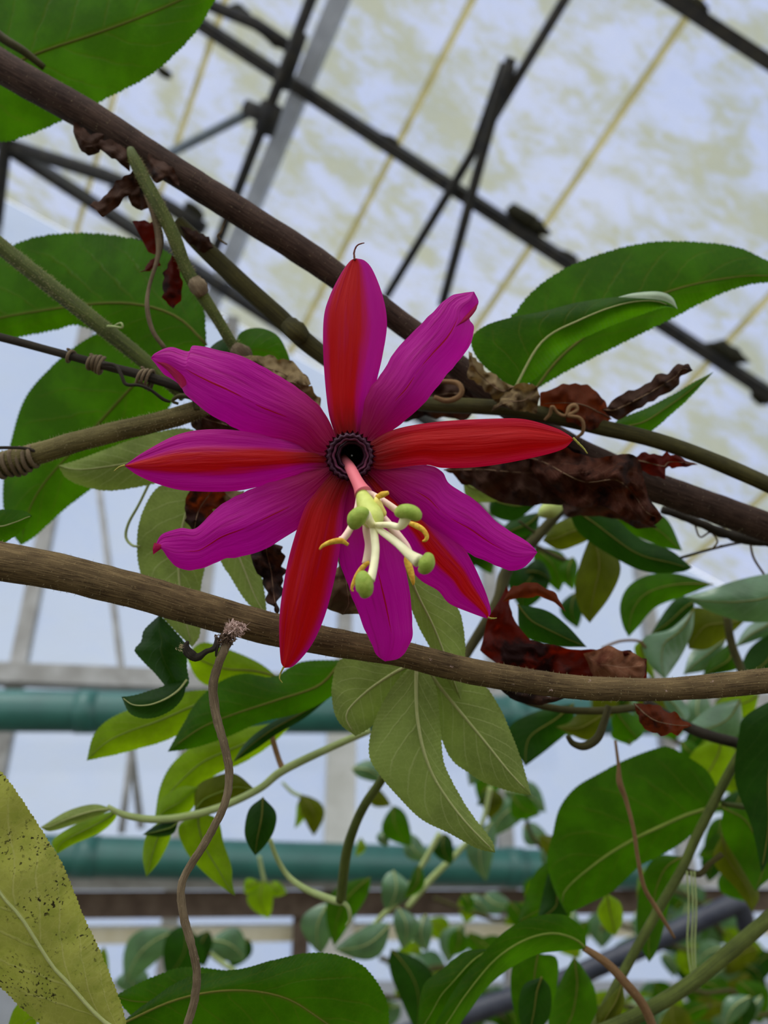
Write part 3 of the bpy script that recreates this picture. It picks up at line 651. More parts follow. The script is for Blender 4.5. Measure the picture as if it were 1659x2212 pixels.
stem('tendril', [(492,1385,.216,12),(485,1402,.214,10),(470,1440,.213,9.5),(460,1485,.212,10),(468,1550,.211,9.5),(486,1615,.210,9),(495,1672,.209,9),(486,1735,.208,8.5),(448,1812,.207,9),(408,1875,.206,8.5),(391,1920,.205,8.5),(398,1985,.205,9),(413,2040,.205,9),(425,2100,.205,9),(420,2160,.205,9),(404,2215,.205,9),(385,2270,.205,9)], B['tendril'], v2, n=120, sides=12, bump=.16, bfreq=700)
def tuft(parent, cx, cy, d, r, mat, n=170, seed=0, name='woolly_tuft'):
    rs = np.random.RandomState(seed); V, Fc = [], []; c0 = P(cx, cy, d)
    for i in range(n):
        dv = rs.randn(3); dv /= np.linalg.norm(dv); k = r/F*d
        p = c0 + dv*k*np.array([1, .6, .7])*rs.rand(); q = p + rs.randn(3)*k*.2; w = rs.randn(3); w = np.cross(w, q-p); w /= np.linalg.norm(w); w *= k*.06
        j = len(V); V += [p-w, p+w, q+w*.3, (p+q)/2 + rs.randn(3)*k*.1]; Fc += [(j, j+1, j+2), (j, j+3, j+2), (j+1, j+2, j+3)]
    o = obj(name, V, Fc, mat, parent, None, False); o['kind'] = 'stuff'; return o
tuft(v2, 508, 1358, .2145, 24, K['wool'], 800, 2)
tuft(v2, 488, 1380, .2145, 24, plain('brown_wool', srgb(110, 92, 76), srgb(84, 66, 52), 900, .95), 500, 3)
stem('withered_bud', [(470,1380,.215,5),(462,1400,.213,6),(445,1408,.212,6),(425,1420,.212,9),(410,1412,.212,11),(402,1398,.212,8),(406,1385,.212,3)], B['darkstem'], v2, n=30, sides=10, bump=.25, bfreq=600)
tuft(v2, 394, 1398, .212, 16, K['fuzz'], 60, 4, 'bud_hairs')
stem('withered_bud', [(472,1385,.214,4),(468,1405,.213,3.5),(466,1418,.213,1.5)], B['darkstem'], v2, n=10, sides=7)
for i, (x, y) in enumerate([(720,1395), (870,1400), (975,1440), (1110,1478), (1190,1490), (1440,1492), (1275,1470), (1540,1472), (1060,1450), (930,1425)]):
    tuft(v2, x, y, .222-.0036+.0006*(x > 1200)+.002*(x > 1000), 5, K['wool'], 24, 20+i, 'scale_speck')
s7 = thing('olive_stem', P(900, 868, .268), 'olive stem leaving the flower to the right edge past the dead leaves', 'stem')
stem('stem', [(840,860,.270,15),(930,874,.268,16),(1040,878,.266,17),(1160,892,.266,17),(1300,924,.267,17),(1420,952,.268,17),(1540,995,.270,17),(1659,1047,.272,17),(1740,1085,.273,17),(2200,1290,.278,17)], B['olive'], s7, n=50, sides=14, bump=.05)
stem('tendril_loop', [(938,858,.258,5),(965,866,.257,6),(990,858,.256,6),(998,843,.256,6),(988,828,.257,6),(960,824,.258,5),(930,826,.259,5)], B['pink'], s7, n=30, sides=8)
stem('tendril', [(1176,908,.258,3),(1188,895,.257,4),(1193,878,.256,4),(1205,892,.256,3.5),(1222,898,.255,4),(1230,880,.255,5),(1242,876,.255,5),(1246,886,.255,4),(1228,898,.254,4),(1250,902,.254,4),(1260,915,.254,4),(1258,935,.255,4),(1245,945,.256,3)], B['pink'], s7, n=70, sides=7)

# ------------------------------------------------------------------ large leaves, each hanging on a stalk out of view
def leaf(label, Lp, Rp, mat, d, e=(.004, .004), Mp=None, serr=3.0, rm='rib_green', rr=4, wav=.0008, seed=0, name='vine_leaf', parent=None, group=None, pname='leaf', tooth=9.0, m=14):
    if parent is None:
        root = thing(name, P(Lp[0][0], Lp[0][1], d[0]), label, 'leaf', group)
        o, mid = blade('blade', Lp, Rp, G[mat], root, d, e, Mp, serr, wav=wav, seed=seed, m=m, tooth=tooth)
        rib('midrib', mid, B[rm], root, rr, np.mean(d)); return root
    o, mid = blade(pname, Lp, Rp, G[mat], parent, d, e, Mp, serr, wav=wav, seed=seed, m=m, tooth=tooth)
    if rr: rib('midrib', mid, B[rm], o, rr, np.mean(d))
    return o
leaf('large serrated green leaf in the top left corner above the dark vine',
     [(-120,200),(-100,60),(0,-60),(150,-140),(320,-150),(450,-120),(520,-70)],
     [(-120,200),(-70,285),(0,306),(60,292),(140,258),(225,215),(320,165),(380,115),(430,60),(465,0),(520,-70)],
     'mid', (.300,.296,.300), (.006,.004), [(-120,200),(75,118),(230,65),(380,5),(520,-70)], 5, 'rib_dull', 3, seed=1)
tl = thing('leaf_stalk', P(90, 140, .29), 'dark green leaf stalk above the vine at the left edge', 'stem')
stem('stem', [(-60,20,.282,11),(0,78,.282,10),(50,110,.283,9),(95,146,.286,7)], B['olive'], tl, n=16, sides=10)
leaf('broad green leaf behind the crossing stems at left, its red bracts hanging before it',
     [(446,745),(440,660),(420,600),(370,550),(304,520),(203,504),(100,508),(27,531),(-60,590),(-130,740)],
     [(446,745),(420,775),(330,765),(250,735),(169,703),(118,713),(51,726),(0,735),(-70,748),(-130,740)],
     'mid', (.285,.300,.31), (.007,.004), [(446,745),(390,690),(320,662),(230,655),(100,670),(-30,695),(-130,740)], 5, 'rib_dull', 3, seed=2)
leaf('rounded green leaf at left edge behind the grey stem, pointing downward',
     [(410,755),(330,712),(260,708),(199,726),(128,777),(57,855),(24,953),(7,1050),(14,1130),(45,1178)],
     [(410,755),(405,820),(362,885),(330,950),(262,1015),(196,1057),(135,1104),(80,1155),(45,1178)],
     'mid', (.300,.312,.315), (.006,.004), [(410,755),(330,790),(277,845),(203,926),(101,1037),(60,1110),(45,1178)], 3, 'rib_dull', 3, seed=3)
leaf('pale olive leaf lying under the grey stem left of the flower',
     [(460,955),(400,925),(300,945),(169,993),(125,1006)], [(460,955),(430,1010),(370,1035),(304,1051),(236,1060),(186,1052),(145,1034),(125,1006)],
     'pale', (.268,.266,.264), (.003,.003), [(460,955),(380,978),(304,996),(179,1014),(125,1006)], 2.5, 'rib_pale', 3, seed=4)
leaf('small light-edged leaf tip poking in from the left edge above the lower vine',
     [(-90,1120),(-40,1104),(0,1101),(50,1103),(70,1114)], [(-90,1120),(-50,1160),(0,1172),(14,1170),(48,1145),(70,1114)], 'mid', (.245,.242,.240), (.003,.003), None, 2, 'rib_pale', 2.5, seed=5)
leaf('pale leaf hanging behind the lower left petal down to the lower vine',
     [(420,1050),(345,1050),(303,1120),(296,1190),(306,1245),(335,1312),(368,1352),(415,1398)], [(420,1050),(475,1100),(455,1180),(434,1269),(434,1340),(430,1375),(415,1398)],
     'pale', (.262,.264,.258), (.004,.003), [(420,1050),(392,1150),(386,1230),(395,1310),(415,1398)], 2.5, 'rib_pale', 4, seed=6)
leaf('narrow pale leaf ending at the lower vine between petal and brown dead leaf',
     [(500,1150),(475,1200),(500,1250),(535,1302),(577,1335)], [(500,1150),(548,1180),(564,1240),(573,1290),(577,1335)], 'pale', (.258,.256,.252), (.003,.002), None, 2.5, 'rib_pale', 3, seed=7)
cu = thing('curled_leaf', P(345, 1330, .25), 'dark green twisted leaf curling below the lower vine at left', 'leaf')
blade('blade', [(345,1328),(312,1360),(305,1385),(291,1405),(310,1430),(335,1455),(368,1495)], [(345,1328),(375,1360),(402,1395),(404,1440),(406,1480),(368,1495)], G['dark'], cu, (.252,.246,.250), (.008,.008), serr=2, wav=.002, seed=3)
o, mid = blade('rolled_tip', [(404,1468),(370,1476),(330,1490),(290,1502),(262,1505)], [(404,1468),(394,1508),(365,1537),(322,1552),(282,1542),(262,1505)], G['dark'], cu, (.248,.243,.247), (.004,.007), serr=2, wav=.001, seed=4)
rib('midrib', o.data and mid, B['rib_pale'], cu, 2.5, .245)
leaf('yellow-green leaf with its tip over the upper green pipe', [(490,1500),(440,1490),(360,1505),(253,1544),(205,1584),(187,1643)], [(490,1500),(455,1535),(416,1566),(362,1598),(300,1617),(246,1631),(187,1643)], 'bright', (.31,.305,.30), (.004,.004), None, 2, 'rib_green', 3, seed=8)
leaf('bright green leaf tucked under the lower vine above the twisted tendril', [(600,1462),(560,1432),(499,1405),(440,1388),(400,1415)], [(600,1462),(540,1470),(480,1485),(430,1470),(400,1415)], 'bright', (.33,.325,.32), (.004,.004), None, 2, 'rib_dull', 3, seed=9)
leaf('glossy green leaf left of the pale lobed leaf, tip reaching past the tendril', [(740,1425),(650,1430),(590,1462),(530,1455),(480,1470),(430,1510),(395,1565),(362,1624)], [(740,1425),(735,1485),(700,1515),(645,1541),(560,1562),(490,1592),(420,1615),(362,1624)], 'mid', (.30,.295,.29), (.006,.002), [(740,1425),(690,1480),(600,1512),(500,1545),(430,1575),(362,1624)], 2, 'rib_dull', 3, seed=10)
leaf('folded dark green leaf edge above the thin shoot', [(720,1500),(645,1530),(572,1570),(530,1605),(503,1647)], [(720,1500),(660,1550),(600,1585),(550,1620),(503,1647)], 'dark', (.31,.30,.30), (.006,.002), None, 0, 'rib_dull', 2, seed=12)
leaf('wide yellow-green leaf hanging behind the twisted tendril', [(640,1555),(520,1575),(420,1612),(372,1650),(346,1700),(334,1768)], [(640,1555),(590,1605),(530,1645),(470,1672),(425,1708),(370,1738),(334,1768)], 'bright', (.335,.33,.325), (.004,.004), None, 2, 'rib_green', 3, seed=11)
# lobed pale leaf below the vine
lob = thing('lobed_leaf', P(905, 1435, .24), 'pale three-lobed leaf hanging below the lower vine under the flower', 'leaf')
lobes = [([(910,1425),(830,1420),(740,1422),(718,1475),(720,1530),(736,1565),(768,1590)], [(910,1425),(890,1480),(860,1520),(825,1552),(795,1575),(768,1590)], [(910,1425),(847,1456),(785,1500),(748,1545),(768,1590)], (.238,.238,.241), 1),
         ([(900,1425),(850,1480),(810,1555),(797,1624),(818,1671),(863,1724),(911,1770),(971,1800),(1032,1833),(1070,1842)], [(900,1425),(940,1480),(952,1580),(960,1650),(995,1721),(1025,1767),(1062,1815),(1070,1842)], [(900,1425),(899,1500),(903,1560),(918,1630),(945,1692),(1001,1770),(1070,1842)], (.236,.232,.228), 2),
         ([(915,1425),(920,1500),(948,1580),(975,1640),(1010,1668),(1047,1691),(1100,1708),(1148,1718)], [(915,1425),(985,1440),(1042,1475),(1080,1530),(1100,1574),(1121,1626),(1140,1690),(1148,1718)], [(915,1425),(940,1470),(988,1530),(1050,1605),(1100,1667),(1148,1718)], (.241,.240,.238), 3)]
for Lp, Rp, Mp, dd, sd in lobes:
    o, mid = blade('lobe', Lp, Rp, G['pale'], lob, dd, (.004, .004), Mp, 2.5, wav=.001, seed=sd, m=14); rib('midrib', mid, B['rib_pale'], o, 4.5, .237)
leaf('pale folded leaf beneath the bottom right sepal crossing behind the vine', [(868,1195),(878,1280),(903,1350),(930,1400),(960,1460),(995,1512)], [(868,1195),(932,1250),(987,1310),(1003,1370),(1004,1430),(995,1512)], 'pale', (.232,.236,.238), (.001,.006), [(868,1195),(898,1275),(935,1350),(963,1420),(995,1512)], 2, 'rib_pale', 3.5, seed=13)
leaf('longest green leaf on the right, serrated and arching to the right edge',
     [(1150,850),(1105,700),(1116,672),(1154,626),(1221,580),(1318,542),(1411,523),(1508,523),(1592,534),(1659,563),(1770,610)],
     [(1150,850),(1171,833),(1230,799),(1297,765),(1381,723),(1457,685),(1520,652),(1592,622),(1659,610),(1770,610)],
     'mid', (.285,.292,.300), (.006,.004), [(1150,850),(1213,770),(1330,680),(1457,626),(1571,601),(1659,596),(1770,610)], 4, 'rib_dull', 3, seed=14)
lf = leaf('green leaf in front of the longest right leaf, its tip rolled pale',
     [(1110,842),(1040,785),(1018,735),(1050,703),(1107,685),(1171,673),(1255,652),(1339,641),(1400,640),(1462,666)],
     [(1110,842),(1160,815),(1221,753),(1300,712),(1390,678),(1435,664),(1462,666)],
     'mid', (.266,.264,.262), (.004,.008), [(1110,842),(1171,738),(1255,690),(1340,658),(1410,650),(1462,666)], 2.5, 'rib_pale', 3, seed=15)
blade('rolled_tip', [(1335,642),(1370,633),(1423,630),(1452,642),(1464,668)], [(1335,642),(1380,644),(1425,648),(1448,656),(1464,668)], G['silver'], lf, (.262,.258,.260), (.002,.0), m=8)
leaf('narrow green leaf tip behind the dead brown twig on the right', [(1310,930),(1339,905),(1400,880),(1457,850),(1500,825),(1542,803)], [(1310,930),(1360,940),(1402,934),(1450,895),(1487,862),(1542,803)], 'mid', (.283,.282,.280), (.003,.003), None, 2, 'rib_dull', 2, seed=16)
leaf('small rounded green leaf between olive stem and dry curled leaf', [(520,790),(510,750),(520,718),(560,708),(600,725),(622,765),(632,800)], [(520,790),(560,800),(600,810),(632,800)], 'mid', (.285,.283,.282), (.003,.003), None, 0, 'rib_dull', 0.1, seed=17)
leaf('small dim green leaf between the shoot and upper left petal', [(450,780),(455,750),(490,730),(520,745)], [(450,780),(490,790),(515,775),(520,745)], 'dark', (.275,.274,.274), (.003,.003), None, 0, 'rib_dull', 0.1, seed=18)
leaf('yellow speckled leaf with brown dots in the bottom left corner',
     [(278,2240),(262,2170),(217,2056),(181,1980),(137,1871),(98,1806),(47,1727),(0,1665),(-80,1600),(-170,1590)],
     [(278,2240),(150,2250),(60,2190),(20,2150),(-40,2090),(-110,1960),(-170,1790),(-190,1680),(-170,1590)],
     'speck', (.196,.193,.19), (.004,.004), [(278,2240),(217,2200),(145,2121),(109,2081),(47,1984),(0,1929),(-80,1800),(-170,1590)], 4, 'rib_pale', 5, seed=19)
leaf('broad green leaf filling the bottom edge under the hanging tendril',
     [(252,2217),(325,2161),(409,2110),(524,2092),(590,2074),(674,2058),(753,2070),(807,2110),(840,2190),(820,2300)],
     [(252,2217),(400,2290),(600,2330),(720,2330),(820,2300)], 'mid', (.236,.240,.246), (.006,.004), [(252,2217),(380,2160),(500,2139),(608,2153),(690,2200),(820,2300)], 3.5, 'rib_dull', 3, seed=20)
leaf('serrated green leaf behind the broad bottom leaf near the speckled one', [(560,2110),(485,2096),(398,2090),(325,2112),(246,2152)], [(560,2110),(500,2210),(400,2230),(300,2205),(246,2152)], 'mid', (.262,.260,.258), (.004,.004), None, 3.5, 'rib_dull', 2, seed=21)
leaf('small green leaf corner under the speckled leaf at the bottom left', [(10,2240),(30,2180),(55,2165),(80,2200)], [(10,2240),(50,2260),(75,2240),(80,2200)], 'bright', (.26,.26,.26), (.002,.002), None, 0, 'rib_green', 1, seed=22)

# ------------------------------------------------------------------ dead leaves caught in the vines
def deadthing(label, Lp, Rp, mat, d, crum=.004, seed=0, e=(.003, .003), jag=2.5, rr=2.5, name='dead_leaf'):
    root = thing(name, P(Lp[0][0], Lp[0][1], d[0]), label, 'dead leaf')
    o, mid = blade('blade', Lp, Rp, G[mat], root, d, e, n=54, m=16, crum=crum*1.6, seed=seed, jag=jag*1.4)
    rib('midrib', mid, B['rib_dry'], root, rr*.7, d[0]); return root
deadthing('rusty rounded dead leaf on the olive stem right of the flower', [(1320,905),(1305,862),(1270,832),(1215,830),(1172,850),(1165,880)], [(1320,905),(1285,925),(1240,915),(1200,905),(1165,880)], 'rust', (.266,.260,.268), .003, 11)
deadthing('dark brown rolled dead leaf pointing up right past the narrow leaf', [(1300,885),(1325,866),(1381,837),(1436,806),(1475,783),(1497,800)], [(1300,885),(1331,905),(1402,872),(1440,848),(1466,832),(1470,812),(1497,800)], 'brown', (.262,.260,.258), .003, 12, (.006,.006))
deadthing('crumpled tan dead leaf beside the upper right petal', [(1160,835),(1130,828),(1099,845),(1075,868),(1060,890)], [(1160,835),(1166,865),(1155,893),(1120,885),(1085,880),(1060,890)], 'tan', (.254,.250,.254), .005, 13)
deadthing('brown and tan shrivelled leaf edge tucked under the right green leaf', [(1110,835),(1060,805),(1035,780),(1012,758)], [(1110,835),(1085,870),(1050,845),(1015,810),(1012,758)], 'tan', (.256,.254,.256), .005, 14)
deadthing('dark brown mass put in for shaded leaves behind the base of the upper right petal', [(1060,880),(1010,800),(950,810),(880,850),(850,880)], [(1060,880),(1000,905),(940,900),(880,910),(850,880)], 'brown', (.280,.282,.285), .004, 15)  # dark brown blade paints the shade among the leaves back here
deadthing('reddish brown shrivelled dead leaf on the vine below the right sepal', [(1130,985),(1200,960),(1290,990),(1360,980),(1390,1030),(1400,1070),(1432,1118)], [(1130,985),(1170,1050),(1230,1090),(1310,1095),(1370,1125),(1400,1140),(1432,1118)], 'umber', (.262,.252,.258), .005, 16)
deadthing('dark brown crumpled mass for leaves in shadow just under the right sepal', [(960,1015),(1040,960),(1130,950),(1220,960),(1290,1000)], [(960,1015),(1030,1060),(1120,1090),(1220,1080),(1290,1000)], 'brown', (.262,.264,.262), .005, 17)  # shadow over the leaves put in as a dark brown blade
deadthing('orange-brown leaf scrap between olive stem and dark vine on the right', [(1360,990),(1400,978),(1460,985),(1508,1004)], [(1360,990),(1390,1015),(1435,1035),(1440,1012),(1508,1004)], 'red', (.262,.260,.264), .003, 18)
deadthing('dark withered leaf filling the gap under the dark vine on the right', [(1200,1070),(1290,1060),(1370,1075),(1420,1140)], [(1200,1070),(1230,1110),(1330,1120),(1380,1140),(1420,1140)], 'brown', (.290,.290,.290), .004, 26)
deadthing('crumpled tan dead leaf behind the upper left petal', [(520,770),(560,765),(610,775),(650,800),(672,830)], [(520,770),(540,810),(590,830),(640,850),(672,830)], 'tan', (.254,.250,.256), .005, 19)
deadthing('dry tan leaf fold between upper left petal and top sepal', [(600,830),(640,800),(665,825),(690,865),(705,920)], [(600,830),(640,860),(670,890),(690,915),(705,920)], 'tan', (.250,.246,.250), .004, 20)
deadthing('dark red-brown dead leaf in the gap between the two left tepals', [(410,880),(440,870),(500,895),(560,930),(590,945)], [(410,880),(420,930),(480,940),(540,945),(590,945)], 'brown', (.252,.252,.254), .003, 21)
deadthing('small brown curled dead leaf under the left sepal', [(470,1040),(420,1050),(403,1085),(400,1120),(418,1150)], [(470,1040),(490,1080),(460,1110),(440,1140),(418,1150)], 'rust', (.252,.248,.250), .004, 22)
deadthing('tan curled scrap beside the brown leaf under the left sepal', [(480,1045),(500,1055),(540,1065),(540,1085)], [(480,1045),(475,1080),(500,1105),(540,1085)], 'tan', (.256,.254,.254), .003, 23)
deadthing('dark brown curled dead leaf standing on the lower vine left of the red sepal', [(575,1165),(545,1195),(560,1240),(575,1290),(600,1330)], [(575,1165),(605,1185),(612,1230),(608,1290),(600,1330)], 'brown', (.248,.244,.240), .004, 24, jag=4)
deadthing('tan triangular dead leaf between the two lower tepals', [(735,1150),(728,1220),(712,1270),(706,1310),(740,1328)], [(735,1150),(755,1220),(780,1270),(800,1320),(740,1328)], 'tan', (.232,.230,.232), .002, 25)
dl = thing('dead_leaf', P(1110, 1270, .25), 'large red-brown curling dead leaf above the lower vine at right', 'dead leaf')
dead('blade', [(1095,1265),(1105,1330),(1145,1382),(1230,1400),(1310,1402),(1360,1408),(1397,1425)], [(1095,1265),(1060,1330),(1033,1405),(1090,1450),(1200,1480),(1300,1480),(1397,1465)], 'red', dl, (.262,.252,.252), .005, 31, n=60, m=16)
dead('curled_margin', [(1085,1300),(1108,1264),(1160,1260),(1202,1283),(1222,1322)], [(1085,1300),(1120,1292),(1160,1284),(1196,1302),(1222,1322)], 'rust', dl, (.256,.250,.252), .002, 32, n=36)
dead('dry_tip', [(1260,1412),(1310,1398),(1365,1408),(1395,1425)], [(1260,1412),(1290,1470),(1350,1480),(1395,1465),(1395,1425)], 'dry', dl, (.247,.243,.246), .004, 33, n=36)
dead('dry_underside', [(1070,1475),(1120,1490),(1180,1500),(1240,1500)], [(1070,1475),(1100,1510),(1170,1525),(1240,1500)], 'brown', dl, (.245,.243,.246), .003, 34, n=30)
deadthing('orange dead leaf hanging under the lower vine at right', [(1370,1520),(1410,1525),(1450,1540),(1495,1568)], [(1370,1520),(1385,1565),(1410,1585),(1450,1585),(1495,1568)], 'rust', (.245,.243,.247), .003, 27)

# ------------------------------------------------------------------ leafy shoots: stem with leaves as parts
def quick(c, tip, w, d, mat, parent, seed=0, e=(.004, .004), bend=.15, rr=2.5, rm='rib_green', serr=0, tilt=0.0, name='leaf'):
    """simple lance leaf from base c to tip with half-width w px"""
    c = np.array(c, float); tip = np.array(tip, float); t = tip-c; L = np.linalg.norm(t); nrm = np.array([-t[1], t[0]])/L
    us = [0, .12, .3, .5, .7, .87, 1]; ws = [0, .55, .95, 1, .78, .4, 0]
    rs = random.Random(seed*7+3); bd = bend*L*rs.choice([-1, 1])
    mid = [c + t*u + nrm*bd*math.sin(math.pi*u) for u in us]
    Lp = [m_ - nrm*w*k for m_, k in zip(mid, ws)]; Rp = [m_ + nrm*w*k for m_, k in zip(mid, ws)]
    dd = (d, d-.006+tilt/2, d+tilt)
    return leaf(None, Lp, Rp, mat, dd, e, mid, serr, rm, rr, seed=seed, parent=parent, m=10, pname=name)
s8 = thing('leafy_shoot', P(780, 1590, .31), 'thin light green shoot with small hanging leaves at lower left', 'shoot')
stem('stem', [(800,1578,.31,7),(720,1612,.31,8),(612,1664,.308,9),(560,1704,.307,8),(480,1742,.305,8),(400,1764,.304,8),(330,1770,.303,8),(268,1760,.302,7),(232,1742,.302,5)], B['lightgreen'], s8, n=60, sides=10)
stem('side_stem', [(612,1664,.308,7),(602,1640,.31,6),(590,1600,.312,6),(585,1570,.314,5)], B['pink'], s8, n=16, sides=8)
P_ = dict(parent=s8)
leaf(None, [(245,1748),(203,1737),(145,1752),(87,1787)], [(245,1748),(205,1765),(152,1784),(108,1796),(87,1787)], 'pale', (.302,.298,.296), serr=0, rr=2, rm='rib_pale', **P_)
leaf(None, [(250,1750),(200,1765),(152,1787),(112,1817),(123,1845)], [(250,1750),(250,1768),(217,1798),(155,1826),(123,1845)], 'bright', (.303,.305,.306), serr=0, rr=2, **P_)
leaf(None, [(385,1775),(350,1778),(325,1790),(308,1803)], [(385,1775),(375,1800),(345,1808),(308,1803)], 'dark', (.303,.300,.300), serr=0, rr=1.5, **P_)
leaf(None, [(350,1770),(318,1800),(308,1850),(316,1895)], [(350,1770),(370,1800),(346,1857),(316,1895)], 'bright', (.306,.308,.306), serr=0, rr=2, **P_)
leaf(None, [(430,1755),(386,1785),(398,1832),(427,1871),(466,1907),(508,1935)], [(430,1755),(470,1770),(483,1820),(500,1871),(502,1905),(508,1935)], 'bright', (.308,.308,.306), serr=0, rr=2.5, **P_)
leaf(None, [(420,1752),(424,1700),(470,1675),(510,1672),(552,1706)], [(420,1752),(470,1752),(520,1728),(552,1706)], 'olive', (.315,.315,.312), serr=0, rr=2, **P_)
leaf(None, [(568,1722),(538,1748),(528,1795),(536,1825),(551,1848)], [(568,1722),(596,1755),(592,1795),(570,1830),(551,1848)], 'dark', (.300,.296,.298), serr=0, rr=2, rm='rib_dull', **P_)
leaf(None, [(340,1768),(345,1730),(390,1700),(430,1700)], [(340,1768),(400,1760),(425,1730),(430,1700)], 'bright', (.318,.318,.318), serr=0, rr=1, **P_)
s9 = thing('bent_green_stem', P(825, 1685, .3), 'bent grooved green stem leaning below the pale lobed leaf', 'stem')
stem('stem', [(850,1640,.295,9),(822,1688,.30,9.5),(790,1735,.303,10),(766,1785,.306,10),(748,1845,.31,11),(736,1945,.315,11)], B['green'], s9, n=40, sides=12)
stem('tendril', [(583,1813,.33,5),(598,1853,.33,5),(623,1893,.33,6),(663,1922,.325,7),(713,1942,.32,8),(736,1948,.316,8)], B['lightgreen'], s9, n=30, sides=8)
stem('tendril', [(736,1945,.315,5),(752,1960,.312,5),(756,1985,.312,4),(748,2000,.313,3)], B['lightgreen'], s9, n=16, sides=7)

r1 = thing('leafy_vine', P(1215, 1098, .33), 'dark leafy vine behind the right petals, bud and hanging leaf on it', 'vine')
stem('stem', [(1235,1060,.34,11),(1212,1100,.335,11),(1155,1165,.33,12),(1095,1232,.325,13),(1075,1300,.32,13),(1015,1400,.315,11),(990,1440,.31,10)], B['olive'], r1, n=40, sides=10)
A_ = dict(parent=r1, serr=0, rr=2, rm='rib_dull')
leaf(None, [(1060,1070),(1090,1055),(1140,1065),(1160,1090)], [(1060,1070),(1060,1110),(1110,1125),(1160,1090)], 'dark', (.36,.355,.35), **A_)
leaf(None, [(1000,1040),(1050,1035),(1110,1045),(1140,1062)], [(1000,1040),(1010,1075),(1060,1085),(1140,1062)], 'pale', (.30,.298,.296), **A_)
stem('bud', [(1215,1092,.33,5),(1204,1095,.328,14),(1188,1101,.326,19),(1172,1108,.326,13),(1164,1112,.327,4)], plain('bud_pale_green', srgb(176, 190, 110), srgb(150, 168, 84), 200, .6), r1, n=20, sides=12)
leaf(None, [(1280,1130),(1238,1118),(1195,1135),(1172,1168)], [(1280,1130),(1278,1160),(1240,1180),(1207,1188),(1172,1168)], 'olive', (.35,.348,.346), **A_)
leaf(None, [(1225,1085),(1300,1095),(1377,1160),(1449,1189),(1495,1226)], [(1225,1085),(1250,1150),(1330,1206),(1397,1236),(1470,1236),(1495,1226)], 'dark', (.33,.325,.32), **A_)
leaf(None, [(1280,1118),(1338,1099),(1417,1108),(1447,1130),(1474,1190)], [(1280,1118),(1320,1140),(1377,1160),(1430,1182),(1474,1190)], 'mid', (.36,.355,.35), **A_)
leaf(None, [(1276,1155),(1252,1220),(1242,1272),(1254,1320),(1274,1346)], [(1276,1155),(1320,1180),(1341,1229),(1318,1288),(1274,1346)], 'olive', (.345,.34,.34), **A_)
leaf(None, [(1118,1306),(1179,1318),(1222,1348),(1268,1398)], [(1118,1306),(1128,1370),(1199,1395),(1268,1398)], 'dark', (.285,.283,.282), **A_)
leaf(None, [(1170,1105),(1110,1120),(1080,1145),(1060,1150)], [(1170,1105),(1150,1150),(1100,1165),(1060,1150)], 'dark', (.37,.37,.37), **A_)
leaf(None, [(1210,1060),(1150,1070),(1120,1050),(1090,1030)], [(1210,1060),(1170,1040),(1130,1025),(1090,1030)], 'dark', (.37,.37,.37), **A_)
stem('tendril', [(1095,1235,.325,4),(1130,1200,.33,4),(1160,1160,.33,4),(1140,1140,.33,3),(1120,1125,.33,3)], B['olive'], r1, n=24, sides=6)
r2 = thing('leafy_vine', P(1600, 1440, .36), 'leafy vine with pale grey-green leaves above the lower vine at the right edge', 'vine')
stem('stem', [(1570,1330,.37,8),(1580,1390,.368,9),(1600,1445,.365,9),(1610,1500,.36,9)], B['olive'], r2, n=20, sides=9)
A_ = dict(parent=r2, serr=0, rr=2, rm='rib_dull')
leaf(None, [(1540,1262),(1457,1238),(1397,1243),(1356,1268),(1339,1308),(1345,1350),(1358,1376)], [(1540,1262),(1477,1288),(1417,1312),(1377,1356),(1358,1376)], 'mid', (.38,.375,.37), **A_)
leaf(None, [(1720,1230),(1636,1243),(1576,1258),(1530,1275),(1478,1289)], [(1720,1230),(1690,1330),(1616,1344),(1556,1329),(1516,1312),(1478,1289)], 'glossy', (.345,.34,.345), **A_)
leaf(None, [(1500,1300),(1470,1288),(1440,1315),(1403,1374)], [(1500,1300),(1497,1330),(1460,1362),(1403,1374)], 'dark', (.40,.40,.40), **A_)
leaf(None, [(1500,1313),(1449,1358),(1390,1378),(1400,1430),(1437,1468)], [(1500,1313),(1496,1360),(1474,1413),(1437,1468)], 'glossy', (.365,.36,.355), (.002,.006), **A_)
leaf(None, [(1610,1340),(1543,1320),(1499,1313),(1480,1350),(1488,1402)], [(1610,1340),(1580,1368),(1530,1402),(1488,1402)], 'olive', (.385,.38,.38), **A_)
leaf(None, [(1570,1378),(1500,1400),(1475,1458)], [(1570,1378),(1540,1440),(1475,1458)], 'glossy', (.40,.395,.39), **A_)
leaf(None, [(1580,1385),(1540,1420),(1515,1462)], [(1580,1385),(1600,1440),(1515,1462)], 'mid', (.395,.39,.39), **A_)
leaf(None, [(1680,1330),(1620,1350),(1585,1400)], [(1680,1330),(1660,1370),(1585,1400)], 'glossy', (.40,.395,.39), **A_)
leaf(None, [(1690,1350),(1620,1400),(1590,1470)], [(1690,1350),(1690,1460),(1590,1470)], 'dark', (.40,.395,.39), **A_)
leaf(None, [(1390,1380),(1370,1400),(1385,1440),(1415,1470)], [(1390,1380),(1405,1410),(1410,1440),(1415,1470)], 'bright', (.38,.38,.38), **A_)
stem('tendril', [(1300,1400,.36,3),(1340,1385,.36,3),(1380,1385,.36,3),(1395,1400,.36,3)], B['pink'], r2, n=16, sides=6)
r3 = thing('leafy_vine', P(1500, 1575, .33), 'dark stem with yellow and pale leaves just under the lower vine at right', 'vine')
stem('stem', [(1395,1515,.33,9),(1440,1545,.33,11),(1500,1577,.33,12),(1560,1597,.33,12),(1640,1615,.33,12)], B['darkstem'], r3, n=24, sides=9)
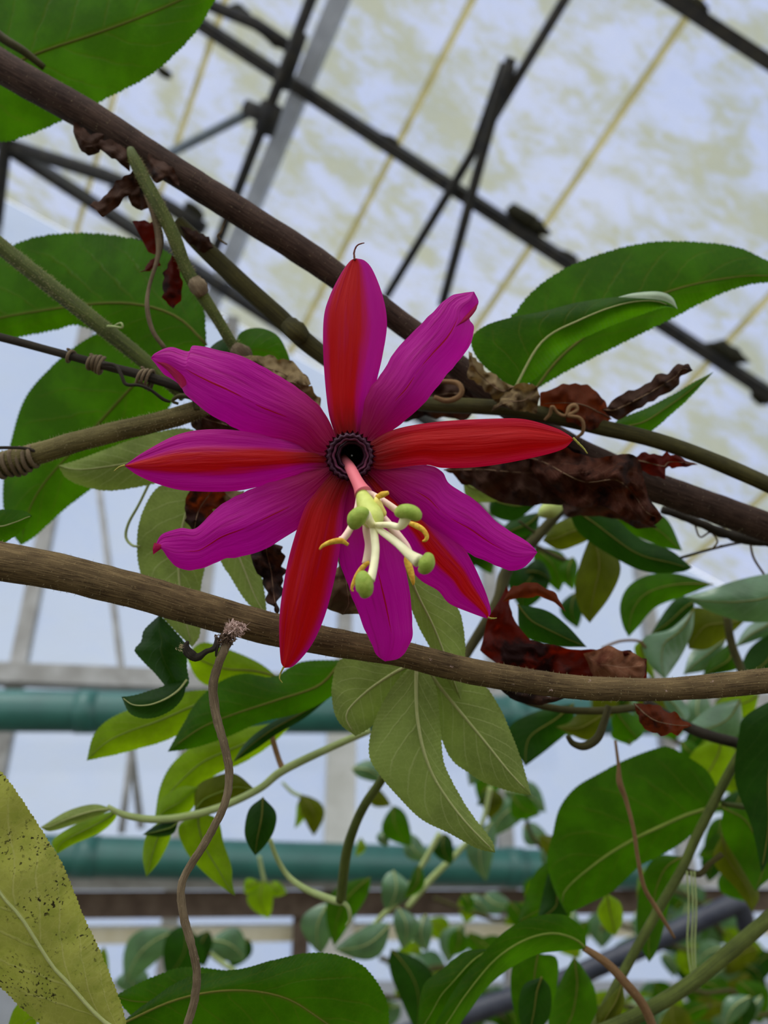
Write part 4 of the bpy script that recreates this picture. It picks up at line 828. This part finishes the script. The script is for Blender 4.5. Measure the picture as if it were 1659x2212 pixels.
A_ = dict(parent=r3, serr=0, rr=2, rm='rib_dull')
leaf(None, [(1640,1500),(1590,1495),(1545,1520),(1535,1545)], [(1640,1500),(1625,1540),(1580,1552),(1535,1545)], 'bright', (.40,.40,.40), **A_)
leaf(None, [(1600,1510),(1540,1525),(1500,1555),(1478,1580)], [(1600,1510),(1600,1580),(1550,1605),(1478,1580)], 'glossy', (.39,.385,.38), **A_)
leaf(None, [(1430,1500),(1470,1510),(1490,1540),(1480,1560)], [(1430,1500),(1440,1530),(1460,1555),(1480,1560)], 'glossy', (.40,.395,.39), **A_)
leaf(None, [(1690,1500),(1612,1545),(1596,1586),(1588,1686),(1623,1784),(1645,1885)], [(1690,1500),(1740,1600),(1720,1750),(1645,1885)], 'dark', (.31,.305,.30), (.004,.004), parent=r3, serr=0, rr=3, rm='rib_dull')
leaf(None, [(1560,1590),(1500,1620),(1480,1680),(1510,1720)], [(1560,1590),(1600,1640),(1570,1690),(1510,1720)], 'bright', (.42,.42,.42), **A_)
r4 = thing('leafy_vine', P(1310, 1535, .30), 'olive twig with curled tendril and dim leaves below the vine beside the lobed leaf', 'vine')
stem('stem', [(1110,1505,.29,7),(1160,1522,.29,8),(1230,1534,.29,8),(1310,1535,.292,8),(1380,1528,.295,8)], B['olive'], r4, n=24, sides=8)
stem('tendril', [(1315,1525,.285,7),(1305,1560,.283,8),(1290,1595,.281,9),(1262,1612,.28,9),(1238,1606,.28,7),(1226,1590,.28,5)], B['olive'], r4, n=30, sides=8)
A_ = dict(parent=r4, serr=0, rr=2, rm='rib_dull')
leaf(None, [(1240,1520),(1179,1530),(1107,1562),(1100,1600),(1135,1655)], [(1240,1520),(1235,1570),(1191,1612),(1135,1655)], 'dark', (.37,.37,.365), **A_)
leaf(None, [(1310,1530),(1260,1530),(1230,1560),(1200,1570)], [(1310,1530),(1310,1570),(1270,1600),(1200,1570)], 'olive', (.36,.36,.36), **A_)
leaf(None, [(1330,1530),(1320,1560),(1335,1590),(1375,1600)], [(1330,1530),(1375,1550),(1390,1580),(1375,1600)], 'mid', (.37,.37,.37), **A_)
leaf(None, [(1240,1550),(1200,1548),(1190,1570)], [(1240,1550),(1235,1590),(1190,1570)], 'glossy', (.385,.385,.385), **A_)
leaf(None, [(1360,1610),(1320,1590),(1340,1550)], [(1360,1610),(1390,1580),(1340,1550)], 'mid', (.40,.40,.40), **A_)

# lower right: big leaf and crossing stems
b1 = thing('leafy_vine', P(1560, 1736, .33), 'slanting green stem with the biggest leaf of the lower right corner', 'vine')
stem('stem', [(1640,1560,.325,8),(1591,1640,.325,9),(1553,1712,.324,10),(1505,1806,.322,10),(1472,1879,.320,10),(1417,1974,.316,10),(1344,2105,.31,10),(1290,2210,.305,10),(1260,2270,.30,10)], B['green'], b1, n=50, sides=10)
leaf(None, [(1562,1738),(1533,1672),(1494,1640),(1446,1614),(1417,1617),(1355,1640),(1289,1673),(1241,1703),(1208,1747),(1193,1806),(1182,1857),(1195,1915),(1224,1975)],
     [(1562,1738),(1520,1778),(1472,1821),(1417,1853),(1380,1873),(1325,1924),(1270,1953),(1224,1975)], 'mid', (.335,.335,.34), (.008,.003), [(1562,1738),(1490,1758),(1439,1780),(1362,1817),(1289,1864),(1219,1927),(1224,1975)], serr=2.5, rr=5, rm='rib_green', parent=b1, seed=31)
A_ = dict(parent=b1, serr=0, rr=2, rm='rib_dull')
leaf(None, [(1475,1850),(1420,1850),(1388,1894),(1376,1967),(1380,2033),(1402,2079)], [(1475,1850),(1452,1930),(1436,1996),(1418,2055),(1402,2079)], 'mid', (.36,.36,.355), **A_)
leaf(None, [(1200,1850),(1160,1880),(1140,1925),(1118,1992)], [(1200,1850),(1225,1925),(1230,1985),(1170,1990),(1118,1992)], 'mid', (.38,.38,.375), **A_)
leaf(None, [(1195,1860),(1180,1900),(1160,1990)], [(1195,1860),(1225,1920),(1230,1975),(1160,1990)], 'dark', (.372,.372,.37), **A_)
leaf(None, [(1310,1930),(1290,1970),(1310,2010),(1330,2020)], [(1310,1930),(1340,1950),(1345,1990),(1330,2020)], 'bright', (.42,.42,.42), **A_)
stem('side_stem', [(1560,1736,.324,5),(1600,1742,.325,6),(1659,1752,.33,6),(1700,1760,.33,6)], B['green'], b1, n=14, sides=8)
stem('side_stem', [(1472,1878,.320,7),(1510,1888,.322,7),(1530,1868,.323,6),(1560,1845,.324,6)], B['olive'], b1, n=14, sides=8)
for k, x in enumerate((1484, 1493, 1500)):
    stem('tendril', [(x, 1882, .318, 2), (x+4, 1960, .315, 2), (x+1, 2040, .312, 2.2), (1495+k*4, 2118, .308, 2.2)], B['lightgreen'], b1, n=24, sides=6)
leaf(None, [(1562,1745),(1560,1800),(1600,1870),(1632,1925)], [(1562,1745),(1660,1740),(1700,1850),(1632,1925)], 'mid', (.37,.37,.365), **A_)
leaf(None, [(1560,1800),(1540,1860),(1590,1920),(1625,1970)], [(1560,1800),(1610,1860),(1640,1930),(1625,1970)], 'olive', (.38,.38,.375), **A_)
stem('tendril', [(1329,1600,.305,3),(1336,1655,.304,4),(1338,1690,.303,7),(1352,1728,.302,5),(1369,1795,.30,4.5),(1377,1850,.30,4.5),(1391,1916,.30,5),(1417,1960,.30,5),(1439,1996,.30,4),(1457,2026,.30,3)], B['pink'], b1, n=50, sides=7)
b2 = thing('green_vine', P(1659, 1985, .30), 'sturdy green stem rising diagonally to the right edge at bottom right', 'stem')
stem('stem', [(1740,1915,.302,15),(1659,1986,.30,15),(1564,2066,.298,15),(1490,2125,.296,15),(1402,2180,.294,15),(1320,2220,.292,15),(1220,2260,.29,15)], B['green'], b2, n=40, sides=12, bump=.03)
b3 = thing('leafy_shoot', P(1410, 2215, .28), 'arched green leaf pair on a brownish stalk at the bottom right', 'shoot')
stem('stem', [(1262,2048,.280,7),(1310,2080,.280,9),(1350,2122,.280,10),(1390,2172,.281,10),(1412,2225,.282,10),(1420,2270,.283,10)], B['pink'], b3, n=30, sides=9)
leaf(None, [(1266,2050),(1263,2015),(1240,1988),(1204,1974),(1142,1984),(1083,2018),(1030,2075),(980,2140),(920,2250)], [(1266,2050),(1220,2054),(1160,2062),(1105,2090),(1055,2130),(1010,2190),(970,2240),(920,2250)], 'mid', (.280,.275,.270), (.002,.006), None, serr=0, rr=3, rm='rib_green', parent=b3, seed=41)
leaf(None, [(1060,2050),(1006,2056),(952,2096),(912,2135),(900,2240)], [(1060,2050),(1040,2090),(1010,2140),(970,2200),(900,2240)], 'mid', (.285,.282,.280), (.004,.002), None, serr=0, rr=2, rm='rib_green', parent=b3, seed=42)
A_ = dict(parent=b3, serr=0, rr=2, rm='rib_dull')
leaf(None, [(1160,2060),(1112,2075),(1104,2150),(1130,2250)], [(1160,2060),(1205,2075),(1190,2180),(1130,2250)], 'mid', (.33,.33,.33), **A_)
leaf(None, [(1170,2110),(1130,2130),(1120,2190),(1140,2250)], [(1170,2110),(1190,2140),(1185,2200),(1140,2250)], 'dark', (.31,.31,.31), **A_)
leaf(None, [(1240,2066),(1215,2110),(1185,2180),(1190,2260)], [(1240,2066),(1262,2095),(1287,2145),(1280,2220),(1190,2260)], 'mid', (.35,.35,.35), (.006,.004), **A_)
leaf(None, [(1345,2122),(1310,2160),(1288,2190),(1295,2230)], [(1345,2122),(1348,2170),(1330,2205),(1295,2230)], 'olive', (.30,.30,.30), **A_)
hose = thing('irrigation_hose', P(970, 2200, 1.0), 'black irrigation hose behind the leaves in the lower right corner', 'hose')
stem('tube', [(820,2260,1.0,24),(970,2205,1.0,23),(1050,2175,1.0,22),(1208,2122,1.0,21),(1307,2080,1.0,21),(1439,2022,1.0,21),(1590,1952,1.0,21),(1606,1968,1.0,19),(1612,2010,1.0,18)], K['hose'], hose, n=60, sides=14)

# hanging small-leaved vines in the background
def hang(label, stempts, leaves, mats=None, smat='lightgreen', group='small-leaved background vines'):
    root = thing('hanging_vine', P(*stempts[0][:3]), label, 'vine', group)
    stem('stem', stempts, B[smat], root, n=len(stempts)*8, sides=7)
    for i, (c, tip, w, d, mt) in enumerate(leaves):
        quick(c, tip, w, d, mt, root, seed=i+len(label), rr=1.5, rm='rib_dull' if mt != 'glossy' else 'rib_pale')
    return root
hang('small vine of pale drooping leaves below the bent grooved stem',
     [(950,1800,.55,6),(905,1880,.55,6),(870,1935,.55,7),(820,1985,.55,6),(760,2060,.55,6)],
     [((712,1948),(692,2062),36,.55,'glossy'),((800,1895),(722,2045),34,.53,'mid'),((842,1996),(722,2050),34,.54,'glossy'),((850,1880),(834,1968),32,.55,'glossy'),((905,1868),(872,1942),16,.54,'mid'),
      ((860,1960),(870,2050),26,.57,'glossy'),((920,1975),(922,2055),24,.58,'glossy'),((845,2050),(900,2230),42,.5,'dark'),((880,2060),(940,2120),26,.6,'glossy'),((960,1800),(976,1868),22,.56,'dark')])
hang('hanging vine of pale pointed leaves beside the tip of the lobed leaf',
     [(1060,1700,.62,5),(1040,1780,.62,5),(990,1840,.62,6),(930,1900,.62,7),(880,1960,.62,6)],
     [((1062,1775),(1050,1905),30,.62,'glossy'),((1050,1700),(1058,1770),24,.64,'olive'),((1080,1720),(1030,1740),14,.64,'mid'),((850,1740),(888,1828),30,.64,'mid'),((830,1790),(836,1830),14,.65,'glossy'),((880,1800),(930,1860),22,.68,'glossy'),((1000,1930),(1010,1975),14,.7,'mid'),((780,1810),(768,1850),10,.66,'bright'),((760,1660),(830,1690),22,.66,'glossy'),((800,1700),(845,1740),18,.66,'olive')])
hang('short vine tip with an olive lobed leaf in front of the white post',
     [(610,1690,.6,3),(630,1710,.6,4),(650,1720,.6,4)], [((650,1716),(678,1806),24,.6,'olive'),((645,1730),(636,1790),10,.61,'bright')])
hang('hanging yellow-green leaf cluster over the brown timber beam',
     [(560,1850,.6,4),(568,1890,.6,4),(572,1905,.6,4)], [((570,1900),(580,1985),28,.6,'bright'),((560,1905),(528,1930),16,.6,'bright'),((585,1905),(620,1930),16,.61,'bright')])
hang('cluster of dim and frosted leaves above the broad bottom leaf near the tendril',
     [(600,2150,.7,4),(480,2080,.7,5),(400,2010,.7,5)], [((400,1998),(360,2110),46,.66,'dark'),((380,2010),(270,2130),38,.72,'glossy'),((225,2045),(242,2150),18,.62,'bright'),((455,2030),(530,2075),38,.72,'glossy'),((450,2010),(440,2090),24,.7,'dark'),((290,2090),(300,2150),36,.75,'glossy'),((540,2030),(500,2090),30,.75,'dark')])
rs = random.Random(11)
def cloudvine(label, x0, y0, x1, y1, n, dr, mats, seed):
    q = random.Random(seed); d = (dr[0]+dr[1])/2
    pts = [(x0 + (x1-x0)*k/4 + q.uniform(-30, 30), y0 + (y1-y0)*k/4 + q.uniform(-20, 20), d, 4.5) for k in range(5)]
    lv = []
    for i in range(n):
        k = q.uniform(0, 4); j = int(min(3, k)); fr = k-j
        cx = pts[j][0]*(1-fr) + pts[j+1][0]*fr + q.uniform(-55, 55); cy = pts[j][1]*(1-fr) + pts[j+1][1]*fr + q.uniform(-45, 45)
        a = q.uniform(.25, 2.9); L = q.uniform(55, 105)
        lv.append(((cx, cy), (cx + L*math.cos(a), cy + L*math.sin(a)), L*q.uniform(.24, .38), q.uniform(*dr), q.choice(mats)))
    hang(label, pts, lv, smat='olive')
M1 = ['mid', 'glossy', 'glossy', 'bright', 'dark', 'olive']
cloudvine('blurred vine under the lower right hose at the bottom edge', 1230, 2180, 1560, 2190, 16, (.75, 1.0), M1, 1)
cloudvine('blurred leafy vine behind the black hose at right', 1270, 1990, 1640, 2090, 18, (1.2, 1.5), M1, 2)
cloudvine('blurred vine in the right bottom corner behind the sturdy stem', 1480, 2120, 1680, 2200, 14, (.55, .8), ['mid', 'dark', 'glossy', 'olive'], 3)
cloudvine('blurred leafy vine between lobed leaf and biggest corner leaf', 1120, 1640, 1220, 1960, 12, (.6, 1.0), M1, 4)
cloudvine('blurred vine below the lower pipe in the middle', 930, 1930, 1180, 2010, 14, (.8, 1.2), ['glossy', 'glossy', 'bright', 'mid'], 5)
cloudvine('blurred vine of dim leaves behind the big red-brown dead leaf', 1260, 1440, 1640, 1560, 14, (.6, .9), ['mid', 'dark', 'glossy', 'olive'], 6)
cloudvine('blurred vine along the right edge behind the dark hanging leaf', 1480, 1640, 1660, 1900, 14, (.5, .8), ['mid', 'dark', 'bright'], 7)
cloudvine('blurred vine at the very bottom between the two big bottom leaves', 820, 2130, 1080, 2200, 8, (1.15, 1.3), ['mid', 'glossy', 'bright'], 8)
def mass(label, x0, y0, x1, y1, n, dr, mats, seed, Lr=(80, 150)):
    q = random.Random(seed); d = (dr[0]+dr[1])/2
    pts = [(x0 + (x1-x0)*k/4, y0 + (y1-y0)*k/4 + q.uniform(-20, 20), d, 6) for k in range(5)]; lv = []
    for i in range(n):
        k = q.random(); cx = x0 + (x1-x0)*k + q.uniform(-70, 70); cy = y0 + (y1-y0)*k + q.uniform(-70, 70); a = q.uniform(.2, 2.9); L = q.uniform(*Lr)
        lv.append(((cx, cy), (cx + L*math.cos(a), cy + L*math.sin(a)), L*q.uniform(.28, .42), q.uniform(*dr), q.choice(mats)))
    hang(label, pts, lv, smat='olive')
mass('dense dark foliage behind the dead leaves right of the flower', 1020, 1090, 1240, 1230, 12, (.42, .5), ['dark', 'dark', 'mid'], 21, (60, 110))
mass('dense foliage behind the biggest corner leaf on the right', 1400, 1900, 1640, 2060, 16, (1.55, 1.8), ['mid', 'bright', 'dark', 'glossy'], 22, (70, 130))
mass('dense foliage filling the bottom right corner behind the hose', 1240, 2150, 1640, 2200, 22, (1.3, 1.5), ['mid', 'bright', 'dark', 'glossy'], 23, (70, 130))
mass('pale foliage at the bottom middle behind the two broad leaves', 820, 2060, 1120, 2150, 18, (1.36, 1.6), ['glossy', 'glossy', 'bright', 'mid'], 24, (60, 120))
mass('foliage at the right edge between the lower vine and dark hanging leaf', 1440, 1590, 1650, 1640, 10, (.9, 1.1), ['mid', 'bright', 'dark'], 25, (70, 130))
# thin wires and tendrils at right under the dark vine
tw = thing('dry_tendrils', P(1659, 1160, .3), 'tangle of thin dry tendrils under the dark vine at the right edge', 'tendril')
stem('strand', [(1430,1100,.30,8),(1500,1125,.30,9),(1560,1150,.30,11),(1620,1165,.30,12),(1700,1175,.30,12)], B['darkstem'], tw, n=30, sides=8, bump=.35, bfreq=400)
stem('strand', [(1470,1205,.31,3),(1530,1188,.31,3),(1600,1172,.308,3),(1680,1165,.305,3)], B['darkstem'], tw, n=20, sides=6)
stem('strand', [(1500,1130,.30,2),(1512,1160,.30,2),(1535,1150,.30,2),(1550,1170,.30,2),(1540,1185,.30,2),(1560,1178,.30,2)], B['tendril'], tw, n=30, sides=6)
stem('strand', [(1620,1170,.31,2.5),(1628,1205,.31,2.5),(1650,1240,.31,2.5)], B['tendril'], tw, n=14, sides=6)
t2 = thing('green_tendril', P(298, 1165, .27), 'thin curved green tendril against the glass left of the pale hanging leaf', 'tendril')
stem('strand', [(322,1045,.27,3),(300,1090,.27,3),(278,1130,.27,3.2),(272,1160,.27,3.2),(285,1178,.268,3),(302,1180,.266,2.5)], B['lightgreen'], t2, n=26, sides=7)
